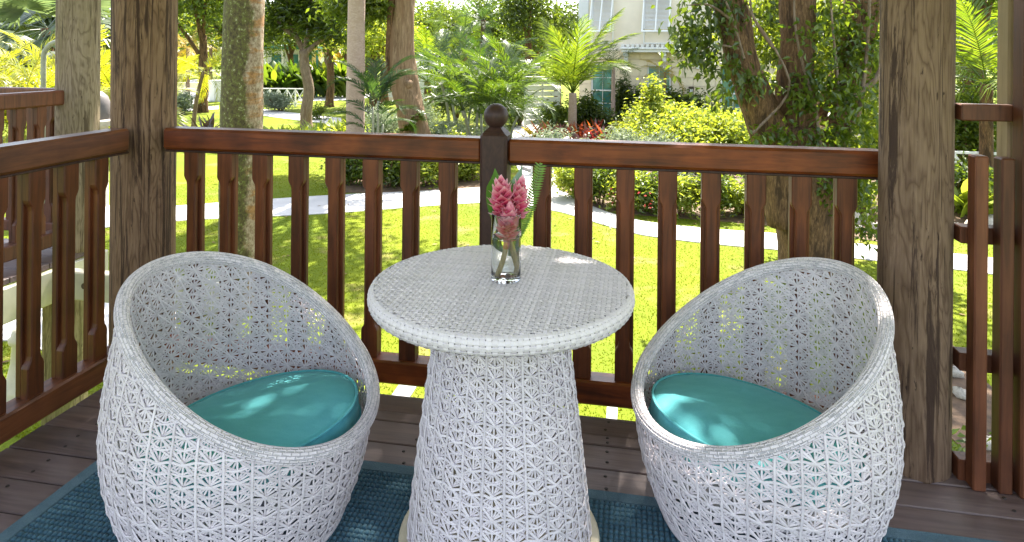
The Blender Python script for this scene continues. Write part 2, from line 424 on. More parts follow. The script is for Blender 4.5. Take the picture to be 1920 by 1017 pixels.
# ------------------------------------------------------------------ mesh helpers
class MB:
    """collects vertices and faces of one mesh object"""
    def __init__(self):
        self.v, self.f, self.n = [], [], 0
    def add(self, V, F):
        V = np.asarray(V, dtype=np.float64).reshape(-1, 3)
        F = np.asarray(F, dtype=np.int64)
        self.v.append(V)
        self.f.append(F + self.n)
        self.n += len(V)
        return self
    def box(self, lo, hi, M4=None):
        x0, y0, z0 = lo
        x1, y1, z1 = hi
        V = np.array([(x0, y0, z0), (x1, y0, z0), (x1, y1, z0), (x0, y1, z0), (x0, y0, z1), (x1, y0, z1), (x1, y1, z1), (x0, y1, z1)])
        if M4 is not None:
            V = V @ np.array(M4.to_3x3()).T + np.array(M4.translation)
        return self.add(V, [(0, 3, 2, 1), (4, 5, 6, 7), (0, 1, 5, 4), (1, 2, 6, 5), (2, 3, 7, 6), (3, 0, 4, 7)])
    def bbox(self, lo, hi, b=0.004, M4=None):
        """box with chamfered edges"""
        lo, hi = np.array(lo, float), np.array(hi, float)
        c = (lo + hi) / 2
        h = (hi - lo) / 2
        b = min(b, h.min() * 0.9)
        V, idx = [], {}
        for sx in (-1, 1):
            for sy in (-1, 1):
                for sz in (-1, 1):
                    for ax in range(3):
                        p = np.array((sx, sy, sz)) * h
                        for k in range(3):
                            if k != ax:
                                p[k] -= (sx, sy, sz)[k] * b
                        idx[(sx, sy, sz, ax)] = len(V)
                        V.append(p)
        V = np.array(V)
        F = []
        s2 = (-1, 1)
        for ax in range(3):
            o = [k for k in range(3) if k != ax]
            for s in s2:
                q = []
                for a, bb in ((-1, -1), (1, -1), (1, 1), (-1, 1)):
                    key = [0, 0, 0]
                    key[ax] = s
                    key[o[0]], key[o[1]] = a, bb
                    q.append(idx[(*key, ax)])
                F.append(q)
        for ax in range(3):          # edges run along ax
            o = [k for k in range(3) if k != ax]
            for a in s2:
                for bb in s2:
                    k0, k1 = [0, 0, 0], [0, 0, 0]
                    k0[ax], k1[ax] = -1, 1
                    k0[o[0]] = k1[o[0]] = a
                    k0[o[1]] = k1[o[1]] = bb
                    F.append([idx[(*k0, o[0])], idx[(*k1, o[0])], idx[(*k1, o[1])], idx[(*k0, o[1])]])
        V = V + c
        if M4 is not None:
            V = V @ np.array(M4.to_3x3()).T + np.array(M4.translation)
        self.add(V, F)
        T = [[idx[(sx, sy, sz, a)] for a in range(3)] for sx in s2 for sy in s2 for sz in s2]
        self.f.append(np.array(T) + self.n - 24)
        return self
    def tube(self, pts, rad, n=8, cap=True, wob=0.0, closed=False):
        P = np.asarray(pts, float)
        m = len(P)
        rad = np.broadcast_to(np.asarray(rad, float), (m,))
        T = np.gradient(P, axis=0) if not closed else np.roll(P, -1, 0) - np.roll(P, 1, 0)
        T /= np.linalg.norm(T, axis=1)[:, None] + 1e-12
        ref = np.array((0.13, 1.0, 0.07)) if abs(T[0][1]) < 0.9 else np.array((1.0, 0, 0.1))
        A = ref - T * (T @ ref)[:, None]
        A /= np.linalg.norm(A, axis=1)[:, None] + 1e-12
        B = np.cross(T, A)
        th = np.linspace(0, 2 * PI, n, endpoint=False)
        rr = rad[:, None] * np.ones((1, n))
        if wob:
            ph = RNG.uniform(0, 6.28, 6)
            z = np.linspace(0, 1, m)[:, None] * np.linalg.norm(np.diff(P, axis=0), axis=1).sum()
            rr = rr * (1 + wob * (np.sin(2 * th[None] + ph[0] + 1.7 * z) + 0.7 * np.sin(3 * th[None] + ph[1] - 2.6 * z) + 0.5 * np.sin(5 * th[None] + ph[2] + 4.1 * z) + 0.35 * np.sin(9 * th[None] + ph[3] + 1.3 * z)))
        V = P[:, None] + rr[..., None] * (A[:, None] * np.cos(th)[None, :, None] + B[:, None] * np.sin(th)[None, :, None])
        i = np.arange(m if closed else m - 1)[:, None]
        j = np.arange(n)[None]
        i2 = (i + 1) % m
        F = np.stack([i * n + j, i * n + (j + 1) % n, i2 * n + (j + 1) % n, i2 * n + j], -1).reshape(-1, 4)
        self.add(V.reshape(-1, 3), F)
        if cap and not closed:
            b0 = self.n - m * n
            self.caps = getattr(self, 'caps', []) + [list(range(b0, b0 + n))[::-1], list(range(self.n - n, self.n))]
        return self
    def lathe(self, prof, c=(0, 0, 0), n=32):
        prof = np.asarray(prof, float)
        th = np.linspace(0, 2 * PI, n, endpoint=False)
        V = np.stack([prof[:, 0, None] * np.cos(th), prof[:, 0, None] * np.sin(th), prof[:, 1, None] + 0 * th], -1) + np.array(c)
        m = len(prof)
        i = np.arange(m - 1)[:, None]
        j = np.arange(n)[None]
        F = np.stack([i * n + j, i * n + (j + 1) % n, (i + 1) * n + (j + 1) % n, (i + 1) * n + j], -1).reshape(-1, 4)
        return self.add(V.reshape(-1, 3), F)
    def ribbons(self, polys, w, t):
        """flat strands: polys is a list of (points, outward normals)"""
        for P, Nn in polys:
            m = len(P)
            if m < 2:
                continue
            T = np.gradient(P, axis=0)
            T /= np.linalg.norm(T, axis=1)[:, None] + 1e-12
            S = np.cross(T, Nn)
            S /= np.linalg.norm(S, axis=1)[:, None] + 1e-12
            a, b = S * w / 2, Nn * t / 2
            V = np.stack([P - a - b * 0.6, P - a * 0.72 + b, P + a * 0.72 + b, P + a - b * 0.6, P - b], 1)
            k = 5
            i = np.arange(m - 1)[:, None]
            j = np.arange(k)[None]
            F = np.stack([i * k + j, i * k + (j + 1) % k, (i + 1) * k + (j + 1) % k, (i + 1) * k + j], -1).reshape(-1, 4)
            self.add(V.reshape(-1, 3), F)
        return self
    def mesh(self, name, mat, smooth=False):
        me = bpy.data.meshes.new(name)
        V = np.concatenate(self.v) if self.v else np.zeros((0, 3))
        starts, loops, pos = [], [], 0
        for F in self.f:
            k = F.shape[1]
            starts.append(np.arange(len(F)) * k + pos)
            loops.append(F.ravel())
            pos += F.size
        for c in getattr(self, 'caps', []):
            starts.append(np.array([pos]))
            loops.append(np.array(c))
            pos += len(c)
        starts = np.concatenate(starts).astype(np.int32)
        loops = np.concatenate(loops).astype(np.int32)
        me.vertices.add(len(V))
        me.vertices.foreach_set('co', V.astype(np.float32).ravel())
        me.loops.add(len(loops))
        me.loops.foreach_set('vertex_index', loops)
        me.polygons.add(len(starts))
        me.polygons.foreach_set('loop_start', starts)
        me.polygons.foreach_set('use_smooth', np.full(len(starts), bool(smooth)))
        me.update(calc_edges=True)
        me.validate()
        if mat is not None:
            me.materials.append(mat)
        return me
    def obj(self, name, mat, parent=None, smooth=False, kind=None):
        return link(name, self.mesh(name, mat, smooth), parent, kind)

def link(name, me, parent=None, kind=None, loc=None, rot=None, scale=None):
    o = bpy.data.objects.new(name, me)
    COL.objects.link(o)
    if parent is not None:
        o.parent = parent
    if kind:
        o['kind'] = kind
    if loc is not None:
        o.location = loc
    if rot is not None:
        o.rotation_euler = rot
    if scale is not None:
        o.scale = (scale,) * 3 if isinstance(scale, (int, float)) else scale
    return o
def tag(o, label, cat, group=None):
    o['label'] = label
    o['category'] = cat
    if group:
        o['group'] = group
    return o
def thing(name, label, cat, loc=(0, 0, 0), rz=0.0, group=None):
    o = bpy.data.objects.new(name, None)
    COL.objects.link(o)
    o.empty_display_size = 0.2
    o.location = loc
    o.rotation_euler = (0, 0, rz)
    return tag(o, label, cat, group)
def structure(name, loc=(0, 0, 0)):
    o = bpy.data.objects.new(name, None)
    COL.objects.link(o)
    o.location = loc
    o['kind'] = 'structure'
    return o
def smooth_path(ctrl, n):
    """Catmull-Rom through control points (any number of columns)"""
    C = np.asarray(ctrl, float)
    C = np.vstack([2 * C[0] - C[1], C, 2 * C[-1] - C[-2]])
    out = []
    m = len(C) - 3
    for s in np.linspace(0, m - 1e-6, n):
        i = int(s)
        t = s - i
        a, b, c, d = C[i:i + 4]
        out.append(0.5 * (2 * b + (c - a) * t + (2 * a - 5 * b + 4 * c - d) * t ** 2 + (3 * b - a - 3 * c + d) * t ** 3))
    return np.array(out)
def inpoly(X, Y, poly):
    r = np.zeros(len(X), bool)
    x0, y0 = poly[-1]
    for x1, y1 in poly:
        c = ((y1 > Y) != (y0 > Y)) & (X < (x0 - x1) * (Y - y1) / (y0 - y1 + 1e-12) + x1)
        r ^= c
        x0, y0 = x1, y1
    return r

# ================================================================== GROUND AND PATHS
mb = MB()
gx = np.concatenate([np.linspace(-400, -40, 7), np.linspace(-30, 30, 31), np.linspace(40, 400, 7)])
gy = np.concatenate([np.linspace(-60, -10, 4), np.linspace(-5, 60, 40), np.linspace(80, 600, 8)])
GX, GY = np.meshgrid(gx, gy, indexing='ij')
V = np.stack([GX, GY, np.full_like(GX, GZ)], -1).reshape(-1, 3)
ni, nj = GX.shape
i = np.arange(ni - 1)[:, None]
j = np.arange(nj - 1)[None]
mb.add(V, np.stack([i * nj + j, (i + 1) * nj + j, (i + 1) * nj + j + 1, i * nj + j + 1], -1).reshape(-1, 4))
mb.obj('lawn', M['lawn'], kind='structure')

PATHS = []
def flat(name, pts, mat, z, thick=0.0):
    """flat sheet; a ground path keeps the outline list given in order"""
    V = [(x, y, GZ + z) for x, y in pts]
    n = len(V)
    me = bpy.data.meshes.new(name)
    if thick:
        V += [(x, y, GZ + z - thick) for x, y in pts]
        F = [list(range(n))] + [[k, (k + 1) % n, n + (k + 1) % n, n + k][::-1] for k in range(n)]
    else:
        F = [list(range(n))]
    me.from_pydata(V, [], F)
    me.materials.append(mat)
    o = link(name, me, kind='structure')
    PATHS.append(pts)
    return o
def band(name, far, near, mat, z):
    A = smooth_path([gp(*p) for p in far], 22)
    B = smooth_path([gp(*p) for p in near], 22)
    return flat(name, [tuple(p) for p in A] + [tuple(p) for p in B[::-1]], mat, z, 0.03)
band('path', [(120, 402), (330, 387), (600, 368), (790, 359), (900, 352), (990, 341)],
     [(120, 436), (330, 415), (600, 402), (790, 388), (900, 381), (1000, 378)], M['concrete'], 0.012)
band('path_right', [(985, 330), (1040, 352), (1110, 388), (1200, 415), (1330, 430), (1460, 440), (1640, 462), (1860, 485), (2050, 510)],
     [(960, 386), (1040, 396), (1110, 416), (1200, 441), (1330, 458), (1460, 470), (1640, 490), (1860, 515), (2050, 545)], M['concrete'], 0.016)
band('path_to_house', [(985, 345), (960, 290), (958, 250), (985, 222)], [(1045, 356), (1036, 300), (1035, 262), (1048, 218)], M['concrete'], 0.020)
band('path_far', [(440, 200), (490, 205), (560, 213), (640, 222)], [(440, 211), (490, 217), (560, 226), (640, 236)], M['concrete'], 0.012)
band('path_back', [(560, 182), (660, 179), (760, 169), (860, 167)], [(560, 190), (660, 187), (760, 174), (860, 172)], M['concrete'], 0.012)
band('forecourt', [(352, 152), (372, 149), (405, 150)], [(335, 196), (372, 196), (412, 180)], M['concrete'], 0.012)
band('path_left', [(290, 203), (350, 202), (410, 199)], [(290, 211), (350, 209), (410, 205)], M['concrete'], 0.016)
# paving beside the neighbouring pavilion
flat('paving', [gp(-120, 560), gp(60, 556), gp(330, 520), gp(330, 640), gp(150, 690), gp(40, 640), gp(-120, 640)], M['concrete'], 0.012, 0.03)
# planting beds (bare mulch under the shrubs)
band('mulch_bed', [(640, 330), (760, 322), (900, 318)], [(640, 362), (760, 362), (900, 352)], M['soil'], 0.008)
band('mulch_bed_right', [(1045, 300), (1200, 300), (1450, 330), (1750, 380)], [(1060, 388), (1200, 404), (1450, 425), (1750, 470)], M['soil'], 0.008)
band('mulch_bed_house', [(1040, 232), (1200, 236), (1420, 246)], [(1040, 275), (1200, 290), (1420, 310)], M['soil'], 0.008)
band('mulch_bed_porch', [(1780, 640), (1830, 700), (1900, 760)], [(1700, 760), (1760, 800), (1860, 900)], M['soil'], 0.008)
for k, (a, b_) in enumerate((((735, 742), (765, 752)), ((1138, 765), (1158, 770)))):
    (x0, y0), (x1, y1) = gp(*a), gp(*b_)
    flat('concrete_strip', [(x0, y0 - 1.2), (x1, y1 - 1.2), (x1, y1 + 0.35), (x0, y0 + 0.35)], M['strip'], 0.012, 0.05)

# short grass blades on the near lawn
NB = 170000
X = RNG.uniform(-10.5, 6.5, NB)
Y = 4.6 + (RNG.uniform(0, 1, NB) ** 1.5) * 13.0
ok = np.ones(NB, bool)
for p in PATHS:
    ok &= ~inpoly(X, Y, p)
X, Y = X[ok], Y[ok]
n = len(X)
a = RNG.uniform(0, 2 * PI, n)
h = RNG.uniform(0.010, 0.024, n)
w = RNG.uniform(0.004, 0.008, n)
lean = RNG.uniform(0.0, 0.03, n)
la = RNG.uniform(0, 2 * PI, n)
V = np.zeros((n, 3, 3))
V[:, 0] = np.stack([X - w * np.cos(a), Y - w * np.sin(a), np.full(n, GZ)], -1)
V[:, 1] = np.stack([X + w * np.cos(a), Y + w * np.sin(a), np.full(n, GZ)], -1)
V[:, 2] = np.stack([X + lean * np.cos(la), Y + lean * np.sin(la), GZ + h], -1)
MB().add(V.reshape(-1, 3), np.arange(3 * n).reshape(-1, 3)).obj('grass', M['blade'], kind='stuff')

# ================================================================== FOLIAGE GENERATORS
def leaf_cloud(mb, blobs, n, L, W, droop=0.3, shell=0.45, flat_=0.0):
    """n folded leaves spread through ellipsoid blobs (cx,cy,cz,rx,ry,rz,weight)"""
    B = np.array(blobs, float)
    p = B[:, 6] / B[:, 6].sum()
    k = RNG.choice(len(B), n, p=p)
    d = RNG.normal(size=(n, 3))
    d /= np.linalg.norm(d, axis=1)[:, None]
    r = RNG.uniform(0, 1, n) ** shell
    # clumpy: pull towards random twig centres
    C = B[k, :3] + d * r[:, None] * B[k, 3:6]
    nt = max(4, n // 14)
    tw = C[RNG.integers(0, n, nt)]
    ti = RNG.integers(0, nt, n)
    m = RNG.uniform(0, 1, n) < 0.6
    C[m] = tw[ti[m]] + RNG.normal(size=(m.sum(), 3)) * L * 1.1
    az = RNG.uniform(0, 2 * PI, n)
    el = RNG.normal(-droop, 0.45, n)
    f = np.stack([np.cos(az) * np.cos(el), np.sin(az) * np.cos(el), np.sin(el)], -1)
    roll = RNG.normal(0, 0.7, n) * (1 - flat_)
    up = np.array((0, 0, 1.0))
    s = np.cross(f, up)
    s /= np.linalg.norm(s, axis=1)[:, None] + 1e-9
    u = np.cross(s, f)
    s2 = s * np.cos(roll)[:, None] + u * np.sin(roll)[:, None]
    u2 = np.cross(s2, f)
    l = L * RNG.uniform(0.65, 1.3, n)[:, None]
    w = W * RNG.uniform(0.75, 1.2, n)[:, None]
    V = np.stack([C, C + f * l * 0.45 + s2 * w * 0.5 + u2 * w * 0.16, C + f * l - u2 * l * 0.12, C + f * l * 0.45 - s2 * w * 0.5 + u2 * w * 0.16], 1)
    i = np.arange(n)[:, None] * 4
    F = np.concatenate([i + np.array([[0, 1, 2]]), i + np.array([[0, 2, 3]])])
    mb.add(V.reshape(-1, 3), F)
    return mb

def blobs_in(cx, cy, cz, rx, ry, rz, n, fr=0.45, seed=0):
    rg = np.random.default_rng(seed + 100)
    out = []
    for _ in range(n):
        d = rg.normal(size=3)
        d /= np.linalg.norm(d)
        q = rg.uniform(0.2, 0.75)
        s = rg.uniform(0.7, 1.25) * fr
        out.append((cx + d[0] * q * rx, cy + d[1] * q * ry, cz + d[2] * q * rz, rx * s, ry * s, rz * s, s ** 2))
    return out

def shrub(name, label, px, t, w, h, n, L, W, mat, cat='shrub', group=None, z0=GZ, nb=9, droop=0.1, dy=None, stems=True, xy=None):
    x, y = xy if xy else site(px, t)
    o = thing(name, label, cat, (x, y, z0), 0, group)
    mb = MB()
    leaf_cloud(mb, blobs_in(0, 0, h * 0.5, w / 2, (dy or w) / 2, h * 0.5, nb, 0.5, int(px * 7 + t)), n, L, W, droop)
    for v in mb.v:
        np.maximum(v[:, 2], 0.01, out=v[:, 2])
    mb.obj('foliage', mat, o)
    if stems:
        s = MB()
        for k in range(5):
            a = k * 1.257 + px
            s.tube(smooth_path([(0.05 * math.cos(a), 0.05 * math.sin(a), 0), (0.12 * w * math.cos(a), 0.12 * w * math.sin(a), h * 0.3), (0.3 * w * math.cos(a), 0.3 * w * math.sin(a), h * 0.65)], 5), np.linspace(0.018, 0.006, 5) * max(1, w), 5, False)
        s.obj('stem', M['bark'], o)
    return o

def blade(mb, base, az, el, L, W, curve=0.9, n=5, fold=0.18, roll=0.0):
    """one strap leaf, folded along its midrib, arching over"""
    base = np.array(base, float)
    P, e = [base], el
    for k in range(n):
        e2 = el - curve * ((k + 0.5) / n) ** 1.4
        P.append(P[-1] + L / n * np.array((math.cos(az) * math.cos(e2), math.sin(az) * math.cos(e2), math.sin(e2))))
    P = np.array(P)
    T = np.gradient(P, axis=0)
    T /= np.linalg.norm(T, axis=1)[:, None]
    S = np.array((-math.sin(az), math.cos(az), 0.0))
    U = np.cross(np.broadcast_to(S, T.shape), T)
    S = S[None] * math.cos(roll) + U * math.sin(roll)
    U = np.cross(S, T)
    s = np.linspace(0, 1, n + 1)
    ww = W / 2 * np.sin(PI * np.clip(s * 0.93 + 0.07, 0, 1)) ** 0.75
    ww[-1] = 0.001
    V = np.stack([P - S * ww[:, None] - U * (ww * fold * -1)[:, None], P, P + S * ww[:, None] + U * (ww * fold)[:, None]], 1)
    i = np.arange(n)[:, None] * 3
    F = np.concatenate([i + np.array([[0, 1, 4, 3]]), i + np.array([[1, 2, 5, 4]])])
    mb.add(V.reshape(-1, 3), F)
    return mb

def strap_plant(name, label, px, t, n, L, W, mat, cat='plant', group=None, spread=0.15, el=(0.5, 1.4), curve=0.8, parts=False, z0=GZ, xy=None, rows=0.0):
    x, y = xy if xy else site(px, t)
    o = thing(name, label, cat, (x, y, z0), 0, group)
    rg = random.Random(int(px * 13 + t * 7))
    mb = MB()
    for k in range(n):
        m = MB() if parts else mb
        blade(m, (rg.gauss(0, spread), rg.gauss(0, spread), rg.uniform(0, rows)), rg.uniform(0, 6.28), rg.uniform(*el), L * rg.uniform(0.65, 1.15), W * rg.uniform(0.8, 1.2), curve * rg.uniform(0.6, 1.3), roll=rg.gauss(0, 0.3))
        if parts:
            m.obj('leaf', mat, o, True)
    if not parts:
        mb.obj('foliage', mat, o, True)
    return o

def frond_mesh(name, L, curve, n, ll, lw, mat, droop=0.5, vang=0.25, plume=0.0, seed=0, petiole=0.14):
    rg = np.random.default_rng(seed)
    m = 16
    s = np.linspace(0, 1, m)
    e = -curve * s ** 1.5
    P = np.zeros((m, 3))
    for k in range(1, m):
        P[k] = P[k - 1] + L / (m - 1) * np.array((0, math.cos(e[k]), math.sin(e[k])))
    mb = MB()
    mb.tube(P, np.linspace(0.016, 0.003, m) * (L / 2) ** 0.5, 4, False)
    out_v, out_f = [], []
    q = np.linspace(petiole, 0.985, n)
    for kk, sv in enumerate(q):
        x = sv * (m - 1)
        i0 = min(int(x), m - 2)
        fr = x - i0
        p = P[i0] * (1 - fr) + P[i0 + 1] * fr
        ee = -curve * sv ** 1.5
        T = np.array((0, math.cos(ee), math.sin(ee)))
        U = np.array((0, -math.sin(ee), math.cos(ee)))
        prof = (0.35 + 0.65 * math.sin(PI * min(1, (sv * 0.85 + 0.12)))) * (1.0 if sv < 0.8 else 1.0 - 0.55 * (sv - 0.8) / 0.2)
        for sd_ in (-1, 1):
            a = R(68) - R(42) * sv + rg.normal(0, 0.08)
            vv = vang + rg.normal(0, 0.10)
            if plume:
                vv = rg.uniform(-1, 1) * plume
            S = np.array((sd_, 0, 0))
            D = T * math.cos(a) + (S * math.cos(vv) + U * math.sin(vv)) * math.sin(a)
            l = ll * prof * rg.uniform(0.88, 1.1)
            Dn = np.array((0, 0, -1.0))
            p1 = p + D * l * 0.5 + Dn * droop * l * 0.10
            d2 = D + Dn * droop * rg.uniform(0.8, 1.25)
            d2 /= np.linalg.norm(d2)
            p2 = p1 + d2 * l * 0.5
            wv = np.cross(D, U)
            wv /= np.linalg.norm(wv) + 1e-9
            wv = T * 0.75 + wv * 0.0 + U * 0.35 * sd_ * 0
            w = lw * (0.6 + 0.4 * prof)
            b = len(out_v) * 1
            base = sum(len(z) for z in out_v)
            out_v.append(np.array([p - wv * w * 0.25, p + wv * w * 0.25, p1 + wv * w * 0.5, p1 - wv * w * 0.5, p2]))
            out_f.append((base, [0, 1, 2, 3], [3, 2, 4]))
    Vv = np.concatenate(out_v)
    b0 = mb.n
    quads = np.array([[b + z for z in qd] for b, qd, _ in out_f])
    tris = np.array([[b + z for z in tr] for b, _, tr in out_f])
    mb.v.append(Vv)
    mb.f.append(quads + b0)
    mb.f.append(tris + b0)
    mb.n += len(Vv)
    return mb.mesh(name, mat)

def fan_mesh(name, Rr, mat, seed=0, nseg=26, pet=0.9, droop=0.7):
    rg = np.random.default_rng(seed)
    mb = MB()
    P = np.array([(0, 0, 0), (0, pet * 0.5, 0.02), (0, pet, -0.05)])
    mb.tube(P, [0.018, 0.014, 0.01], 5, False)
    for k in range(nseg):
        a = R(-125 + 250 * k / (nseg - 1))
        l = Rr * (1.0 - 0.25 * (abs(a) / R(125)) ** 2) * rg.uniform(0.93, 1.05)
        d = np.array((math.sin(a), math.cos(a), 0))
        s = np.array((math.cos(a), -math.sin(a), 0))
        w = Rr * 0.055
        c = np.array((0, pet, -0.05))
        z = np.array((0, 0, 1.0))
        pts = [c + d * l * q - z * droop * l * 0.45 * max(0, q - 0.35) ** 1.6 * rg.uniform(0.8, 1.3) + z * 0.06 * q * (1 if k % 2 else -1) * Rr * 0.2 for q in (0.02, 0.35, 0.65, 1.0)]
        V = [pts[0], pts[1] - s * w, pts[1] + s * w, pts[2] - s * w * 0.8, pts[2] + s * w * 0.8, pts[3]]
        b = mb.n
        mb.add(V, [(0, 1, 2), (3, 5, 4)])
        mb.f.append(np.array([[1, 3, 4, 2]]) + b)
    return mb.mesh(name, mat)

def palm_crown(o, meshes, n, z, els, rg, scale=1.0, lean=(0, 0), name='frond', az0=None, azs=None):
    """individual fronds round a growing point; elevation picks the mesh (stiff, arching, hanging)"""
    for k in range(n):
        u = (k + 0.5) / n
        az = azs[k] if azs else k * 2.39996 + rg.uniform(-0.25, 0.25)
        el = els[0] + (els[1] - els[0]) * u + rg.uniform(-0.12, 0.12)
        me = meshes[min(len(meshes) - 1, int(u * len(meshes)))] if el < 2 else meshes[0]
        sc = scale * rg.uniform(0.85, 1.1)
        mtx = Matrix.Rotation(az, 3, 'Z') @ Matrix.Rotation(el, 3, 'X') @ Matrix.Rotation(rg.uniform(-0.5, 0.5), 3, 'Y')
        link(name, me, o, None, (lean[0], lean[1], z - 0.03 * k / max(1, n)), mtx.to_euler(), sc)

def palm(name, label, px, t, meshes, nf, zc, els, trunk_r, trunk_mat, scale=1.0, cat='palm tree', group=None, seed=1, stems=1, lean=0.0, crown=True, spread=0.25, wob=0.03):
    """zc: height of the growing point above the lawn"""
    x, y = site(px, t)
    o = thing(name, label, cat, (x, y, GZ), 0, group)
    rg = random.Random(seed)
    for s in range(stems):
        a = s * 2.4 + seed
        bx, by = (0, 0) if stems == 1 else (spread * math.cos(a), spread * math.sin(a))
        zz = zc * (1.0 if stems == 1 else rg.uniform(0.6, 1.0))
        tx, ty = bx * (1 + 0.8 * (stems > 1)) + lean, by * (1 + 0.8 * (stems > 1))
        if zz > 0.05:
            P = smooth_path([(bx, by, -0.05), (bx * 1.1 + lean * 0.35, by * 1.1, zz * 0.5), (tx, ty, zz)], 14)
            MB().tube(P, np.linspace(trunk_r * 1.12, trunk_r * 0.9, 14), 14, True, wob).obj('trunk', trunk_mat, o, True)
        if crown:
            palm_crown(o, meshes, nf, zz, els, rg, scale, (tx, ty))
    return o

def limb_path(rg, p0, d, L, n=6, wig=0.12, up=0.1):
    P = [np.array(p0, float)]
    d = np.array(d, float)
    for k in range(n):
        d = d + np.array([rg.gauss(0, wig), rg.gauss(0, wig), rg.gauss(0, wig) + up])
        d /= np.linalg.norm(d)
        P.append(P[-1] + d * L / n)
    return np.array(P)

def broad_tree(name, label, px, t, tr, th, blobs, n, L, W, leaf, bark, cat='tree', group=None, seed=1, limbs=5, lean=(0, 0), droop=0.3):
    x, y = site(px, t)
    o = thing(name, label, cat, (x, y, GZ), 0, group)
    rg = random.Random(seed)
    P = smooth_path([(0, 0, -0.1), (lean[0] * 0.3 + rg.gauss(0, 0.08), lean[1] * 0.3, th * 0.4), (lean[0], lean[1], th)], 16)
    rad = np.linspace(tr * 1.0, tr * 0.62, 16)
    rad[0:3] *= (1.35, 1.15, 1.05)
    MB().tube(P, rad, 14, True, 0.06).obj('trunk', bark, o, True)
    B = np.array(blobs)
    for k in range(limbs):
        b = B[rg.randrange(len(B))]
        p0 = P[-1 - rg.randrange(5)]
        Q = smooth_path([p0, (p0 + b[:3]) / 2 + np.array((0, 0, 0.1 * th)), b[:3]], 8)
        MB().tube(Q, np.linspace(tr * 0.42, tr * 0.1, 8), 7, False, 0.05).obj('limb', bark, o, True)
    leaf_cloud(MB(), blobs, n, L, W, droop).obj('crown', leaf, o)
    return o

# ================================================================== GARDEN: TREES AND PALMS
PXM = 1.0 / FPX
FR = {}
def fronds(key, L, ll, lw, mat, curves, n=34, droop=0.5, vang=0.25, plume=0.0):
    FR[key] = [frond_mesh('frond', L, c, n, ll, lw, M[mat], droop, vang, plume, k * 7 + len(FR)) for k, c in enumerate(curves)]
fronds('coco', 3.0, 0.85, 0.072, 'lf_palmlime', (0.55, 0.95, 1.35), 40, 0.75, 0.15)
fronds('foxtail', 1.5, 0.42, 0.04, 'lf_palm', (0.7, 1.2, 1.7), 30, 0.5, 0, 0.9)
fronds('golden', 1.25, 0.38, 0.035, 'lf_gold', (0.7, 1.2, 1.6), 26, 0.5, 0.2)
fronds('areca', 2.3, 0.60, 0.062, 'lf_palm', (0.9, 1.35, 1.8), 34, 0.8, 0.35)
fronds('areca_mid', 2.3, 0.60, 0.062, 'lf_palmdark', (0.9, 1.35, 1.8), 34, 0.8, 0.35)
fronds('dark', 2.6, 0.74, 0.085, 'lf_palmdark', (0.8, 1.5, 2.1), 46, 0.6, 0.3)
fronds('green', 3.2, 0.8, 0.055, 'lf_palm', (0.6, 1.1, 1.6), 36, 0.6, 0.3)
fronds('yellow', 2.2, 0.55, 0.066, 'lf_yellow', (0.7, 1.2, 1.6), 32, 0.5, 0.35)
FAN = [fan_mesh('fan_frond', 1.25, M['lf_grey'], k, 28, 1.1, 0.9 + 0.4 * k) for k in range(3)]
FANL = [fan_mesh('fan_frond', 1.1, M['lf_yellow'], 9 + k, 26, 0.9, 0.6 + 0.4 * k) for k in range(2)]

UP, MID, LOW = 1.45, 0.8, 0.1
# mossy palm close behind the left half of the railing
x, y = site(456, 8.2)
mossy = thing('palm_tree', 'thick palm trunk with green moss and orange lichen behind the left railing', 'palm tree', (x, y, GZ))
P = smooth_path([(0, 0, -0.1), (-0.02, 0, 2.0), (0.02, 0.0, 4.5), (0.04, 0.05, 7.2)], 40)
MB().tube(P, np.linspace(0.265, 0.225, 40) * (1 + 0.012 * np.sin(np.arange(40) * 2.1)), 28, True, 0.018).obj('trunk', M['moss_trunk'], mossy, True)
palm_crown(mossy, FR['green'], 12, 7.2, (1.2, -0.1), random.Random(5), 0.95)

# pale palm trunk
x, y = site(667, 16.7)
pale = thing('palm_tree', 'straight pale pinkish palm trunk rising beside the dark feathery palm', 'palm tree', (x, y, GZ))
MB().tube(smooth_path([(0, 0, -0.1), (0, 0, 3), (0.02, 0, 8.5)], 26), np.linspace(0.245, 0.205, 26), 20, True, 0.015).obj('trunk', M['palm_pale'], pale, True)
palm_crown(pale, FR['green'], 14, 8.5, (1.3, 0.0), random.Random(8), 1.0)

# leaning twisted trunk
x, y = site(790, 17.7)
o = thing('tree', 'leaning twisted tan tree trunk with a vine, behind the railing left of the ball post', 'tree', (x, y, GZ))
org = Vector((x, y, GZ))
def rel(px, py, t, org=org):
    return tuple(at(px, py, t) - org)
P = smooth_path([(0.02, 0, -0.1), rel(786, 290, 17.7), rel(774, 220, 17.7), rel(760, 160, 17.7), rel(753, 110, 17.7), rel(756, 40, 17.7), rel(760, -40, 17.7), rel(765, -160, 17.7)], 46)
tw = MB()
tw.tube(P, np.interp(np.linspace(0, 1, 46), [0, 0.15, 0.5, 1], [0.50, 0.44, 0.33, 0.25]), 26, True, 0.10)
tw.obj('trunk', M['bark_twist'], o, True)
MB().tube(P[18:] + np.array((-0.30, -0.1, 0)), np.linspace(0.12, 0.10, 28), 9, True, 0.05).obj('trunk', M['bark'], o, True)
kn = MB()
ctr = np.array(rel(766, 158, 17.4))
kn.lathe([(0.001, 0.10), (0.05, 0.095), (0.10, 0.05), (0.13, 0.0)], n=14)
kn.v[-1] = kn.v[-1] @ np.array(Matrix.Rotation(R(80), 3, 'X')).T + ctr
kn.obj('knot', M['bark_twist'], o, True)
crown = blobs_in(-0.3, -2.2, 8.0, 4.2, 4.0, 2.0, 16, 0.42, 3) + blobs_in(-2.2, 0.3, 4.6, 1.6, 1.5, 0.8, 7, 0.5, 4)
leaf_cloud(MB(), crown, 15000, 0.20, 0.09, 0.3).obj('crown', M['lf_mid'], o)
